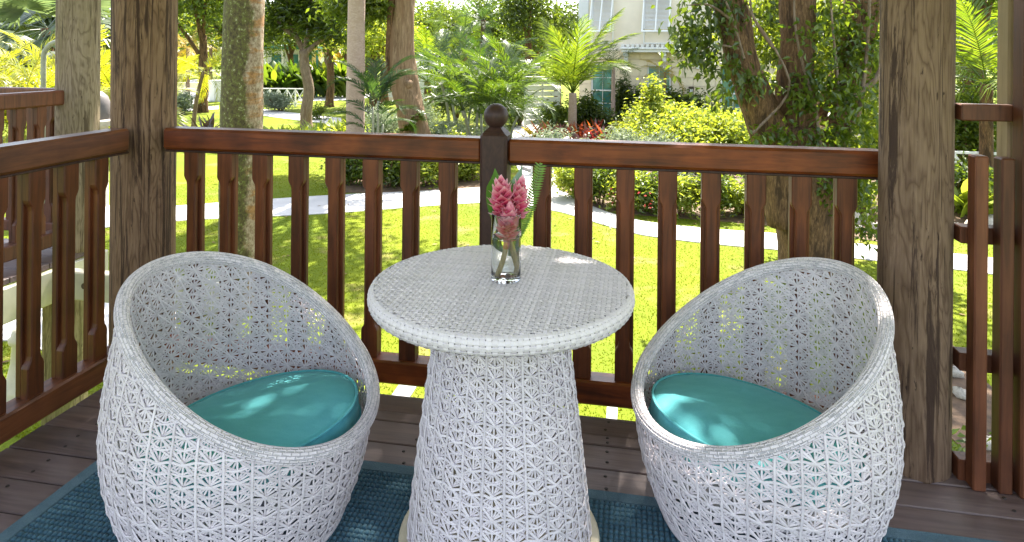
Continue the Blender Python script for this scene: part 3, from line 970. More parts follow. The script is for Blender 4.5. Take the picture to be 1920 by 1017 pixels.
for k in range(5):
    b = crown[k * 3]
    MB().tube(smooth_path([P[-6 + k], (P[-6 + k] + np.array(b[:3])) / 2 + np.array((0, 0, 0.4)), b[:3]], 8), np.linspace(0.12, 0.03, 8), 7, False).obj('limb', M['bark_twist'], o, True)
vx = MB()
for q in np.linspace(0, 1, 60):
    c = np.array(rel(740, 260, 17.2)) * (1 - q) + np.array(rel(798, 205, 17.2)) * q
    blade(vx, c + RNG.normal(0, 0.05, 3), RNG.uniform(0, 6.28), RNG.uniform(-0.8, 0.4), 0.22, 0.13, 0.5, 3)
vx.obj('vine', M['lf_mid'], o)

# big fused tree on the right
T9 = 9.5
x, y = site(1516, T9)
org = Vector((x, y, GZ))
big = thing('tree', 'big rough barked tree with several fused trunks and climbing leaves by the right post', 'tree', (x, y, GZ))
def rb(px, py, t=T9):
    return tuple(at(px, py, t) - org)
MB().tube(smooth_path([rb(1520, 530), rb(1514, 430), rb(1506, 350), rb(1500, 290), rb(1500, 235)], 26), np.interp(np.linspace(0, 1, 26), [0, 0.15, 0.5, 1], [0.46, 0.43, 0.5, 0.42]), 30, True, 0.07).obj('trunk', M['bark'], big, True)
MB().tube(smooth_path([rb(1474, 420, 9.4), rb(1458, 300, 9.4), rb(1432, 225, 9.4), rb(1404, 150, 9.4), rb(1384, 80, 9.4), rb(1368, 0, 9.4), rb(1345, -140, 9.4), rb(1300, -420, 9.4)], 44), np.linspace(0.27, 0.20, 44), 22, True, 0.07).obj('trunk', M['bark'], big, True)
MB().tube(smooth_path([rb(1498, 290), rb(1491, 180), rb(1494, 90), rb(1496, 0), rb(1490, -160), rb(1470, -420)], 36), np.linspace(0.29, 0.19, 36), 22, True, 0.07).obj('trunk', M['bark'], big, True)
MB().tube(smooth_path([rb(1520, 300), rb(1560, 220, 9.7), rb(1592, 140, 9.7), rb(1606, 60, 9.7), rb(1625, -60, 9.7), rb(1680, -420, 9.7)], 36), np.linspace(0.34, 0.2, 36), 20, True, 0.08).obj('trunk', M['bark'], big, True)
for (pts, r0, r1) in (([(1412, 250), (1480, 170), (1452, 90), (1412, 30), (1405, -30)], 0.02, 0.012), ([(1540, 290), (1528, 200), (1505, 120), (1490, 40), (1490, -40)], 0.024, 0.014),
                      ([(1610, 215), (1622, 130), (1628, 60), (1632, -30)], 0.03, 0.02), ([(1395, 110), (1372, 30), (1350, -20)], 0.022, 0.012), ([(1572, 220), (1570, 140), (1562, 60), (1556, -20)], 0.02, 0.014),
                      ([(1385, 92), (1345, 85), (1305, 100)], 0.02, 0.006), ([(1375, 40), (1330, 10), (1290, 10)], 0.025, 0.008), ([(1450, 90), (1425, 55), (1400, 10)], 0.03, 0.012), ([(1600, 180), (1640, 150), (1660, 110)], 0.05, 0.03),
                      ([(1570, 330), (1605, 330), (1640, 300)], 0.012, 0.005)):
    MB().tube(smooth_path([rb(a, b, 9.05) for a, b in pts], 14), np.linspace(r0, r1, 14), 6, False, 0.05).obj('branch', M['bark_light'], big, True)
def pb(px, py, t, wx, wy, d=0.35, w=None):
    c = rb(px, py, t)
    k = t * PXM
    return (*c, wx * k, d, wy * k, w if w else wx * wy)
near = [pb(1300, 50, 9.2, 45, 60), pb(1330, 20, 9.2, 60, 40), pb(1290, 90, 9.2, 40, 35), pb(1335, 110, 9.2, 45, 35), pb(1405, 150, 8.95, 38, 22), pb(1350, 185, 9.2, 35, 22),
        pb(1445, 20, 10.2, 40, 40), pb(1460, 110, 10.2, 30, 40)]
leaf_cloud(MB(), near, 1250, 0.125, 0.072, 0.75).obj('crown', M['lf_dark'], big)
mid_ = [pb(1560, 40, 9.4, 60, 60), pb(1600, 110, 9.3, 50, 60), pb(1550, 170, 9.0, 70, 45), pb(1590, 250, 9.1, 60, 40), pb(1540, 255, 9.0, 40, 22), pb(1515, 62, 9.0, 22, 26),
        pb(1630, 60, 9.6, 50, 70), pb(1560, 330, 8.95, 30, 70, 0.2), pb(1610, 350, 9.2, 35, 60, 0.3), pb(1625, 430, 9.2, 20, 40, 0.2), pb(1640, 210, 9.6, 40, 60), pb(1545, 130, 9.0, 30, 34, 0.2), pb(1455, 255, 8.95, 34, 26, 0.2), pb(1500, 275, 8.95, 40, 18, 0.2), pb(1600, 190, 9.0, 46, 40), pb(1500, 190, 9.0, 30, 26, 0.2), pb(1640, 290, 9.2, 30, 40)]
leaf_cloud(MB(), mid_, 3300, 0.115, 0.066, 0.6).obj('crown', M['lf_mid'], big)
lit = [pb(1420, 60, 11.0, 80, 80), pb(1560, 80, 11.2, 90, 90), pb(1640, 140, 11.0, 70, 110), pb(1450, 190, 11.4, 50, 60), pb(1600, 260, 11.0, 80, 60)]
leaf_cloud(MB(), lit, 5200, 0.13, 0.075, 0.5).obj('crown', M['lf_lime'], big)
# high crown, then unseen leaves and branches added before the porch to dapple the deck
hi = []
for k in range(34):
    hi.append((random.uniform(-1.0, 5.0), random.uniform(-1.5, 4.0), random.uniform(6.0, 10.5), random.uniform(0.8, 1.5), random.uniform(0.8, 1.5), random.uniform(0.5, 0.9), 1.0))
leaf_cloud(MB(), hi, 9000, 0.16, 0.09, 0.5).obj('crown', M['lf_mid'], big)
over = []
for k in range(120):
    wx, wy, wz = random.uniform(-4.4, 3.0), random.uniform(5.3, 8.6), random.uniform(5.2, 6.8)
    over.append((wx - x, wy - y, wz - GZ, random.uniform(0.28, 0.6), random.uniform(0.28, 0.6), 0.3, 1.0))
leaf_cloud(MB(), over, 31000, 0.13, 0.08, 0.4, 0.45, 0.6).obj('crown', M['lf_mid'], big)  # added leaf layer, out of view, filters the sun on the porch
for b in over[::14]:
    MB().tube(smooth_path([rb(1480, -420), (b[0] * 0.5 - 0.2, b[1] * 0.5, 7.8), b[:3]], 10), np.linspace(0.12, 0.02, 10), 6, False).obj('branch', M['bark'], big, True)

# curvy small tree left of centre
x, y = site(575, 27.5)
org = Vector((x, y, GZ))
o = thing('tree', 'small smooth barked tree forking low, in the lawn beyond the mossy palm', 'tree', (x, y, GZ))
def r5(px, py, t=27.5):
    return tuple(at(px, py, t) - org)
P = smooth_path([(0, 0, -0.1), r5(574, 215), r5(579, 170), r5(572, 130), r5(570, 95)], 20)
MB().tube(P, np.interp(np.linspace(0, 1, 20), [0, 0.1, 1], [0.30, 0.235, 0.2]), 14, True, 0.05).obj('trunk', M['bark_light'], o, True)
for pts in ([(570, 98), (556, 70), (543, 35), (535, -20)], [(572, 98), (577, 60), (582, 10), (590, -30)], [(574, 100), (590, 85), (612, 70), (640, 60)], [(556, 70), (530, 50), (505, 20)]):
    MB().tube(smooth_path([r5(a, b) for a, b in pts], 10), np.linspace(0.13, 0.05, 10), 8, False, 0.04).obj('limb', M['bark_light'], o, True)
def b5(px, py, wx, wy, d=1.2, t=27.5):
    c = r5(px, py, t)
    return (*c, wx * t * PXM, d, wy * t * PXM, wx * wy)
leaf_cloud(MB(), [b5(520, 30, 40, 30), b5(560, 10, 50, 35), b5(610, 30, 45, 35), b5(640, 60, 30, 25), b5(590, 55, 40, 25), b5(500, 60, 25, 25), b5(540, -60, 90, 50, 2.5), b5(620, -60, 90, 50, 2.5)], 8500, 0.34, 0.10, 0.25).obj('crown', M['lf_dark'], o)

# feathery and other palms
palm('palm_tree', 'bright coconut palm with a short trunk in front of the cream house', 1074, 24.4, FR['coco'], 15, 1.75, (1.5, 0.6), 0.155, M['palm_pale'], 1.1, seed=3)
palm('palm_tree', 'slim foxtail palm close to the house wall beside the left window', 1150, 27.6, FR['foxtail'], 11, 2.75, (1.2, -0.4), 0.085, M['palm_pale'], 0.95, seed=6)
palm('palm_tree', 'slim palm with golden fronds in front of the middle window of the house', 1247, 26.8, FR['golden'], 11, 2.45, (0.9, -0.3), 0.05, M['bark_light'], 0.95, seed=9)
palm('palm_tree', 'big clump of feathery lime palms right behind the ball topped post', 905, 19.5, FR['areca'], 9, 2.1, (1.45, 0.5), 0.045, M['grey_green'], 0.95, seed=12, stems=6, spread=0.5)
palm('palm_tree', 'green feathery palm clump between the twisted trunk and the lime palms', 868, 22.5, FR['areca_mid'], 8, 2.6, (1.4, 0.3), 0.045, M['grey_green'], 0.95, seed=14, stems=4, spread=0.5)
palm('palm_tree', 'lime feathery palm at the left side of the white slatted fence', 944, 23.0, FR['areca'], 8, 1.2, (1.4, 0.4), 0.045, M['grey_green'], 0.7, seed=15, stems=4, spread=0.4)
x, y = site(704, 15.5)
dp = thing('palm_tree', 'dark green feathery palm between the pale trunk and the twisted trunk', 'palm tree', (x, y, GZ))
for k, (bx_, tz_) in enumerate(((-0.05, 1.9), (0.06, 2.05), (0.16, 1.5), (-0.16, 1.4))):
    MB().tube(smooth_path([(bx_ * 0.6, 0, -0.05), (bx_, 0.02, tz_ * 0.5), (bx_ * 1.2, 0, tz_)], 10), np.linspace(0.036, 0.026, 10), 8, True).obj('trunk', M['grey_green'], dp, True)
for az, el, mi, sc_, bx_, tz_ in ((1.35, 1.25, 2, 0.62, -0.05, 1.85), (1.75, 0.95, 2, 0.5, -0.18, 1.4), (-1.2, 1.2, 2, 0.66, 0.06, 2.0), (-1.7, 1.0, 2, 0.5, 0.18, 1.5), (2.9, 1.3, 1, 0.55, 0.0, 1.9), (0.3, 1.4, 1, 0.62, 0.05, 2.0), (-2.4, 1.1, 2, 0.5, 0.12, 1.6), (2.3, 0.8, 2, 0.42, -0.16, 1.3), (-0.7, 1.35, 1, 0.55, 0.08, 1.9), (1.0, 1.0, 2, 0.5, -0.1, 1.6), (-1.4, 1.38, 1, 0.62, 0.1, 2.1), (1.6, 1.38, 1, 0.6, -0.1, 2.0), (-1.0, 0.7, 2, 0.42, 0.16, 1.4)):
    mtx = Matrix.Rotation(az + YAW, 3, 'Z') @ Matrix.Rotation(el, 3, 'X')
    link('frond', FR['dark'][mi], dp, None, (bx_, 0, tz_), mtx.to_euler(), sc_)
palm('palm_tree', 'upright bright palm standing before the long white wall', 802, 36.0, FR['coco'], 15, 1.6, (1.45, 0.2), 0.2, M['bark'], 1.25, seed=25)
palm('palm_tree', 'tall bushy palm behind the white wall with green plumes', 870, 44.0, FR['green'], 15, 4.3, (1.4, -0.2), 0.2, M['bark'], 1.1, seed=27)
palm('palm_tree', 'palm with spiky grey plumes near the top centre', 905, 40.0, FR['areca_mid'], 13, 5.2, (1.3, -0.3), 0.16, M['bark'], 1.0, seed=28)
palm('palm_tree', 'small leaning palm on the far left lawn beyond the big left post', 362, 26.0, FR['yellow'], 9, 2.4, (1.0, -0.6), 0.075, M['bark_light'], 0.9, seed=31, lean=0.45)
palm('palm_tree', 'yellowing palm at the far end of the forecourt', 352, 44.0, FR['golden'], 12, 3.4, (1.1, -0.7), 0.12, M['bark_light'], 2.0, seed=33)
palm('palm_tree', 'golden fronded palm beside the white cabinet in the distance', 395, 47.0, FR['yellow'], 12, 3.6, (1.1, -0.7), 0.12, M['bark_light'], 1.4, seed=35)
palm('palm_tree', 'golden palm behind the curvy tree', 610, 47.0, FR['golden'], 12, 3.3, (1.2, -0.6), 0.1, M['bark_light'], 1.6, seed=37)
palm('palm_tree', 'glowing yellow palm clump at the far left edge above the neighbouring rail', 22, 15.5, FR['yellow'], 9, 1.7, (1.45, 0.3), 0.04, M['grey_green'], 1.1, seed=41, stems=5, spread=0.5)
palm('palm_tree', 'yellow feathery palm with a curling plume beside the bent grey pipe', 62, 17.5, FR['yellow'], 9, 1.9, (1.4, 0.3), 0.04, M['grey_green'], 1.15, seed=43, stems=5, spread=0.5)
palm('palm_tree', 'yellow green palm clump glimpsed between the two left timber posts', 196, 19.0, FR['yellow'], 9, 2.0, (1.45, 0.3), 0.04, M['grey_green'], 1.15, seed=45, stems=5, spread=0.5)
palm('palm_tree', 'lime palm with broad hanging fronds right of the right timber post', 1850, 15.0, FR['coco'], 13, 2.6, (1.3, -0.2), 0.14, M['bark'], 1.0, seed=47)
palm('palm_tree', 'tall yellow palm high behind the right hand screen', 1810, 19.0, FR['coco'], 13, 3.9, (1.2, -0.2), 0.14, M['bark'], 1.1, seed=49)
# fan palms at the far left
for px, t, z, lab, sd in ((88, 22.0, 3.9, 'grey green fan palm with drooping leaves above the yellow palms', 3), (165, 25.0, 4.3, 'fan palm half hidden behind the left pair of timber posts', 4)):
    palm('fan_palm', lab, px, t, FAN, 20, z, (0.9, -1.1), 0.2, M['bark'], 1.15, seed=sd)

# shrubs -------------------------------------------------------------------
shrub('shrub', 'large lime green shrub with layered branches before the house', 1280, 21.5, 5.0, 1.62, 14000, 0.16, 0.085, M['lf_lime'], nb=26, droop=0.15)
shrub('shrub', 'tall lime shoot growing out above the layered lime shrub', 1225, 22.0, 0.9, 2.7, 900, 0.16, 0.085, M['lf_lime'], nb=7, droop=0.15)
shrub('shrub', 'lime shrub hanging low beside the big rough tree', 1360, 20.0, 2.0, 1.35, 2600, 0.16, 0.085, M['lf_lime'], nb=9, droop=0.15)
for px, t, w, h, lab in ((770, 24.5, 1.9, 1.5, 'silvery shrub behind the twisted trunk'), (830, 22.0, 1.8, 1.0, 'silvery shrub between twisted trunk and lime palms'), (875, 20.5, 1.6, 0.9, 'silvery shrub left of the ball topped post'),
                         (1170, 20.0, 1.6, 0.8, 'silver shrub at the near foot of the layered lime shrub'), (1245, 18.8, 1.8, 0.85, 'silver shrub just above the right railing'),
                         (720, 23.0, 1.5, 1.2, 'silvery shrub at the foot of the dark feathery palm'), (930, 19.0, 1.2, 1.0, 'silver bush directly behind the wooden ball')):
    shrub('shrub', lab, px, t, w, h, int(1500 * w * h + 500), 0.15, 0.035, M['lf_silver'], group='silvery shrubs', nb=9, droop=-0.4)
for px, t, w, h, m, lab in ((1035, 25.5, 1.3, 1.25, 'lf_mid', 'leafy shrub left of the coconut palm trunk'), (1092, 26.0, 1.2, 1.5, 'lf_dark', 'dark shrub right of the coconut palm trunk'), (1125, 26.3, 1.6, 0.9, 'lf_dark', 'dark low shrub under the left house window'),
                            (1165, 28.2, 0.45, 2.3, 'lf_dark', 'thin climber on the house wall between window and lamp'), (1195, 27.6, 0.35, 2.0, 'lf_dark', 'thin climber on the house wall right of the first lamp'), (1275, 27.0, 1.6, 1.8, 'lf_mid', 'dark bush against the house behind the lime shrub'),
                            (1310, 26.2, 1.2, 1.9, 'lf_dark', 'bush with upright tips under the second wall lamp'), (1420, 24.0, 1.5, 1.1, 'lf_dark', 'dark bush under the right house window')):
    shrub('shrub', lab, px, t, w, h, int(1500 * w * h + 350), 0.19, 0.07, M[m], nb=8, droop=0.2, cat='shrub')
for px, t, n, L, m, lab in ((1048, 23.6, 70, 0.75, 'lf_red', 'red and orange croton left of the coconut palm'), (1112, 23.2, 46, 0.85, 'lf_red', 'pink red cordyline right of the coconut palm'), (1075, 22.9, 26, 0.55, 'lf_red', 'low crimson plant at the foot of the coconut palm'),
                            (1130, 24.6, 70, 0.7, 'lf_red', 'dark red croton below the left house window'), (1018, 24.6, 40, 0.6, 'lf_gold', 'orange tipped croton beside the white path'), (388, 24.0, 46, 0.8, 'lf_purple', 'bronze leaved plant at the left edge of the mossy palm trunk')):
    strap_plant('croton', lab, px, t, n, L, 0.11, M[m], 'plant', None, 0.28, (0.2, 1.4), 0.6, rows=0.25)
for px, t, w, h, lab in ((855, 30.0, 2.2, 2.6, 'dark bush filling the gap behind the green feathery clump'), (925, 28.5, 2.4, 2.4, 'dark bush filling the gap behind the lime palms'), (975, 29.0, 2.0, 2.8, 'dark bush at the left end of the slatted fence')):
    shrub('shrub', lab, px, t, w, h, 2600, 0.22, 0.09, M['lf_dark'], nb=9)
# hedge at the white fence, lime plants on the left lawn
shrub('hedge', 'rounded grey green hedge bush at the white lattice fence', 527, 35.0, 2.3, 1.05, 4200, 0.13, 0.05, M['lf_silver'], 'hedge', nb=10, dy=1.3)
shrub('shrub', 'low grey shrub at the foot of the curvy tree', 597, 31.0, 1.0, 0.7, 900, 0.16, 0.05, M['lf_mid'], nb=6)
shrub('shrub', 'round pale shrub beside the far forecourt', 343, 33.0, 1.8, 1.3, 2200, 0.16, 0.06, M['lf_silver'], nb=8)
for px, t, n, lab in ((545, 23.5, 90, 'low lime strap leaved plants just above the left railing'), (600, 24.5, 100, 'lime strap leaved plants right of the curvy tree foot'), (640, 25.0, 120, 'taller lime strap leaved plants left of the pale trunk'), (690, 19.2, 50, 'lime broad leaved plant at the foot of the dark palm')):
    strap_plant('plant', lab, px, t, n, 0.75, 0.10, M['lf_lime'], 'plant', 'lime garden plants', 0.45, (0.5, 1.4), 0.9)
# heliconia thicket
for k, (px, t) in enumerate(((492, 46), (520, 46.5), (548, 45.5), (598, 46), (622, 46.5), (648, 46))):
    strap_plant('heliconia', ('tall banana leaved thicket plant, ' + ('immediately right of the mossy trunk', 'behind the left half of the white fence', 'behind the right half of the white fence', 'left of the garden lamp post', 'directly behind the garden lamp post', 'at the left edge of the pale trunk')[k]),
                px, t, 110, 1.7, 0.34, M['lf_mid' if k % 2 else 'lf_palm'], 'plant', 'banana leaved thicket', 0.55, (0.6, 1.5), 0.7, rows=1.3)
strap_plant('plant', 'vivid big leaved plant right of the right timber post', 1815, 12.8, 22, 0.75, 0.34, M['lf_lime'], 'plant', None, 0.15, (0.5, 1.4), 0.7, True, rows=0.5)
shrub('shrub', 'leafy green shrub low between right timber post and screen', 1800, 13.4, 1.6, 1.1, 2200, 0.15, 0.08, M['lf_mid'], nb=8)
shrub('shrub', 'dense dark shrub high between right timber post and screen', 1815, 16.5, 2.2, 3.2, 4200, 0.16, 0.08, M['lf_mid'], nb=12)
shrub('shrub', 'small red flowered plant at the foot of the right post', 1795, 4.35, 0.42, 0.75, 420, 0.07, 0.04, M['lf_mid'], nb=5, z0=GZ)
shrub('flower', 'red blossoms on the plant beyond the right screen', 1797, 4.2, 0.3, 0.5, 40, 0.05, 0.04, M['lf_bloom'], 'flower', nb=3, stems=False)

# shrubs seen under the rails
row = [(655, 355, 15.9), (690, 356, 15.7), (728, 356, 15.6), (768, 354, 15.7), (806, 352, 15.9), (845, 348, 16.3), (885, 346, 16.6)]
names = ('left end of the low border along the path, below the pale trunk', 'border shrub second from the left, under the dark palm', 'dark border shrub in the gap between the fourth and fifth baluster pair', 'border shrub just left of the twisted trunk foot',
         'border shrub in front of the twisted trunk foot', 'yellowish border shrub left of the ball post', 'last border shrub beside the ball post')
for k, (px, py, t) in enumerate(row):
    shrub('shrub', names[k], px, t, 1.15, 0.85 + 0.12 * (k % 3), 1500, 0.13, 0.06, M['lf_mid' if k < 4 else 'lf_lime'], group='border shrubs along the left path', nb=7, droop=0.1, dy=0.9)
row = [(1082, 14.6), (1128, 14.0), (1178, 13.6), (1228, 13.3), (1280, 13.1), (1335, 13.1), (1388, 13.2), (1440, 13.2), (1590, 12.9)]
names = ('first border shrub right of the junction', 'border shrub behind the second baluster right of the ball post', 'border shrub with red blossom beneath', 'border shrub under the middle of the right rail', 'border shrub at the shaded bend of the path', 'border shrub behind the fifth right baluster',
         'border shrub left of the big rough trunk', 'border shrub touching the big rough trunk', 'border shrub right of the big rough trunk')
for k, (px, t) in enumerate(row):
    shrub('shrub', names[k], px, t, 1.05, 0.85 + 0.1 * (k % 3), 1500, 0.12, 0.055, M['lf_mid' if k % 2 else 'lf_lime'], group='border shrubs along the right path', nb=8, droop=0.15, dy=0.9)
for k, (px, t) in enumerate(((1110, 16.5), (1190, 16.0), (1275, 15.6), (1350, 15.4), (1425, 15.2), (1040, 19.0))):
    shrub('shrub', ('silvery back row shrub behind the second baluster gap', 'silvery back row shrub behind the third baluster gap', 'silvery back row shrub under the right rail centre', 'brownish back row shrub behind the fifth gap', 'silvery back row shrub left of the rough trunk', 'silvery shrub at the foot of the white stair rail')[k],
          px, t, 1.7, 1.0, 1700, 0.13, 0.045, M[('lf_silver', 'lf_silver', 'lf_silver', 'lf_purple', 'lf_silver', 'lf_silver')[k]], group='back row shrubs of the right border', nb=8, droop=-0.1)
fl = MB()
for px, t in ((1218, 12.75), (1150, 13.5)):
    bx, by = site(px, t)
    leaf_cloud(fl, [(bx, by, GZ + 0.35, 0.10, 0.06, 0.16, 1)], 9, 0.065, 0.055, 0.2)
fl.obj('blossoms', M['lf_bloom'], kind='stuff')

# stones at the right of the border
stone_mesh = []
for k in range(5):
    s = MB()
    th = np.linspace(0, PI, 7)
    prof = [(max(0.001, math.sin(a)), -math.cos(a)) for a in th]
    s.lathe(prof, n=9)
    s.v[0] = s.v[0] * (1 + RNG.uniform(-0.22, 0.22, (len(s.v[0]), 1))) * np.array((1, 0.8, 0.6))
    stone_mesh.append(s.mesh('stone', M['stone'], True))
def bank_h(px, t):
    e = min(1.0, max(0.0, (px - 1540) / 50.0), max(0.0, (1960 - px) / 50.0))
    return e * 0.25 * (min(max(t - 12.2, 0.0), 2.3) - 1.6 * max(0.0, t - 14.5)) if t < 15.9 else 0.0
bank, npx, ntt = MB(), 40, 24
V = []
for a in np.linspace(1530, 1970, npx):
    for t in np.linspace(12.1, 15.92, ntt):
        bx, by = site(a, t)
        V.append((bx, by, GZ + 0.006 + max(0.0, bank_h(a, t))))
i = np.arange(npx - 1)[:, None]
j = np.arange(ntt - 1)[None]
bank.add(V, np.stack([i * ntt + j, (i + 1) * ntt + j, (i + 1) * ntt + j + 1, i * ntt + j + 1], -1).reshape(-1, 4))
bank.obj('rock_bank_mound', M['soil'], None, True, 'structure')
rg = random.Random(4)
for k in range(60):
    px = rg.uniform(1580, 1900)
    t = rg.uniform(11.9, 14.3)
    bx, by = site(px, t)
    r = rg.uniform(0.08, 0.24)
    o = link('stone', stone_mesh[k % 5], None, None, (bx, by, GZ + r * 0.25 + max(0.0, bank_h(px, t))), (rg.uniform(0, 6), rg.uniform(0, 6), rg.uniform(0, 6)), r)
    tag(o, 'pale rough stone in the rock bank right of the big tree', 'stone', 'stones of the rock bank')
for px, py in ((150, 196), (1790, 705), (1802, 745), (1850, 838), (1812, 690), (1840, 836)):
    bx, by = gp(px, py)
    o = link('stone', stone_mesh[int(px) % 5], None, None, (bx, by, GZ + 0.03), (0, 0, px), 0.09)
    tag(o, 'pale loose stone lying apart from the rock bank on the lawn', 'stone', 'loose stones on the lawn')

fal = MB()
for k in range(150):
    bx, by = random.uniform(-7, 5), random.uniform(5.4, 13.5)
    blade(fal, (bx, by, GZ + 0.022), random.uniform(0, 6.28), random.uniform(-0.1, 0.3), random.uniform(0.05, 0.11), random.uniform(0.03, 0.05), random.uniform(-0.4, 0.6), 3)
fal.obj('fallen_leaves', M['fallen'], kind='stuff')
# background trees ---------------------------------------------------------
bgt = [(40, 48, 3.4, 0.35, 'lf_dark'), (135, 44, 3.0, 0.3, 'lf_mid'), (300, 52, 3.6, 0.3, 'lf_mid'), (380, 34, 3.4, 0.28, 'lf_mid'), (455, 50, 3.6, 0.3, 'lf_dark'), (545, 58, 4.2, 0.3, 'lf_mid'), (650, 56, 4.0, 0.3, 'lf_dark'), (722, 40, 3.2, 0.28, 'lf_mid'),
       (690, 62, 4.0, 0.3, 'lf_lime'), (820, 66, 4.4, 0.3, 'lf_mid'), (990, 36, 2.7, 0.28, 'lf_dark'), (940, 52, 3.4, 0.28, 'lf_dark'), (1045, 40, 2.4, 0.25, 'lf_dark'), (1700, 26, 3.0, 0.3, 'lf_mid'), (1830, 28, 3.2, 0.3, 'lf_lime'), (1560, 22, 2.2, 0.25, 'lf_lime'), (1960, 24, 3.0, 0.3, 'lf_mid'),
       (425, 40, 3.0, 0.28, 'lf_mid'), (618, 38, 2.8, 0.26, 'lf_mid'), (765, 47, 3.2, 0.28, 'lf_dark'), (842, 53, 3.4, 0.28, 'lf_mid'), (905, 58, 3.8, 0.3, 'lf_dark'), (1000, 47, 3.0, 0.28, 'lf_mid'), (330, 60, 4.4, 0.3, 'lf_dark'), (1840, 17.5, 2.0, 0.2, 'lf_dark'), (700, 34, 2.4, 0.24, 'lf_lime')]
where = ('at the far left edge behind the fan palm', 'behind the leftmost timber post', 'behind the big left timber post', 'with its crown over the far forecourt', 'behind the mossy trunk', 'behind the curvy tree', 'behind the pale trunk', 'between pale and twisted trunks', 'as the sunlit one behind the dark palm',
         'beyond the white wall', 'left of the house as the dark one with a straight trunk', 'in the far middle over the white wall', 'dark against the left corner of the house', 'behind the right timber post', 'as the sunlit one beyond the right screen', 'as the sunlit one behind the rough tree', 'at the far right edge',
         'half hidden by the mossy trunk', 'between the curvy tree and the pale trunk', 'behind the twisted trunk', 'over the right half of the white wall', 'furthest over the lime palms', 'behind the white slatted fence', 'furthest beyond the forecourt', 'dark at the top beside the right screen post', 'pale and low behind the dark feathery palm')
for k, (px, t, rad, tr, lf) in enumerate(bgt):
    top = CAM_H + 0.085 * t - GZ
    low = {10: 3.6, 11: 3.4, 12: 3.2, 7: 3.4, 3: 3.6, 24: 4.6, 17: 3.4, 18: 3.2}.get(k, 2.6)
    bl = blobs_in(0, 0, low + rad * 0.75, rad, rad, rad * 0.8, 14, 0.42, k) 
    broad_tree('tree', 'broad leaved background tree ' + where[k], px, t, tr, low + 0.4, bl, int(4300 * (rad / 3.2) ** 2), 0.30, 0.13, M[lf], M['bark'], 'tree', 'background trees', k + 3, 4)
# far belt of wood closing the view (reads as one mass)
fw = MB()
bl = []
for k in range(90):
    px = -500 + k * 33
    t = 70 + 18 * random.random()
    bx, by = site(px, t)
    hgt = random.uniform(4.0, 8.5)
    bl.append((bx, by, GZ + hgt * 0.6, random.uniform(2.4, 4.2), 2.5, hgt * 0.62, 1.0))
leaf_cloud(fw, bl, 60000, 0.6, 0.3, 0.2)
fw.obj('distant_wood', M['lf_mid'], kind='stuff')

# ================================================================== GARDEN: BUILT THINGS
# cream house behind, its wall turned a little to the camera
ax, ay = -2.33, 29.52
hb = thing('house', 'cream two storey house with grey propped shutters behind the garden', 'house', (ax, ay, GZ), math.atan2(-0.89, 6.84))
HW, HD, HH = 13.5, 9.0, 7.6
FL = 3.35                                  # top of the block storey
wins = [(1130, 0.44), (1236, 0.44), (1375, 0.44), (1520, 0.44)]
def wall_x(px):
    d = _r * ((px - 960) / FPX) + _f
    ux, uy = math.cos(math.atan2(-0.89, 6.84)), math.sin(math.atan2(-0.89, 6.84))
    A = np.array([[d[0], -ux], [d[1], -uy]])
    return float(np.linalg.solve(A, np.array([ax, ay]))[1])
wx = [(wall_x(p), h) for p, h in wins]
WZ0, WZ1 = 0.42, 2.75
mbw = MB()
mbw.box((0.0, 0.14, 0), (HW, HD, FL))
mbw.obj('wall', M['cream_wall'], hb)
mbw = MB()
mbw.bbox((0.0, 0.03, FL), (HW, HD, HH), 0.02)
mbw.obj('upper_wall', M['render_wall'], hb)
MB().bbox((-0.05, -0.03, FL + 0.3), (0.42, 0.4, HH), 0.02).obj('corner_pilaster', M['shutter'], hb)
blk = {}
def block(x0, x1, z0, z1):
    key = (round(x1 - x0, 2), round(z1 - z0, 2))
    if key not in blk:
        blk[key] = MB().bbox((0, 0, 0), (x1 - x0 - 0.010, 0.14, z1 - z0 - 0.010), 0.008).mesh('block', M['cream_wall'])
    link('block', blk[key], hb, None, (x0 + 0.005, 0.002 + 0.003 * random.random(), z0 + 0.005))
ch = FL / 9
for rr in range(9):
    z0, z1 = rr * ch, (rr + 1) * ch
    xs = 0.0
    edges = [0.0] + [0.45 * (rr % 2) + 0.9 * q for q in range(1, 16)]
    edges = [e for e in edges if e < HW] + [HW]
    for e0, e1 in zip(edges[:-1], edges[1:]):
        segs = [(e0, e1)]
        for c, hw in wx:
            if z1 > WZ0 and z0 < WZ1:
                ns = []
                for s0, s1 in segs:
                    a0, a1 = c - hw - 0.07, c + hw + 0.07
                    if s1 <= a0 or s0 >= a1:
                        ns.append((s0, s1))
                    else:
                        if s0 < a0:
                            ns.append((s0, a0))
                        if s1 > a1:
                            ns.append((a1, s1))
                segs = ns
        for s0, s1 in segs:
            if s1 - s0 > 0.06:
                block(s0, s1, z0, z1)
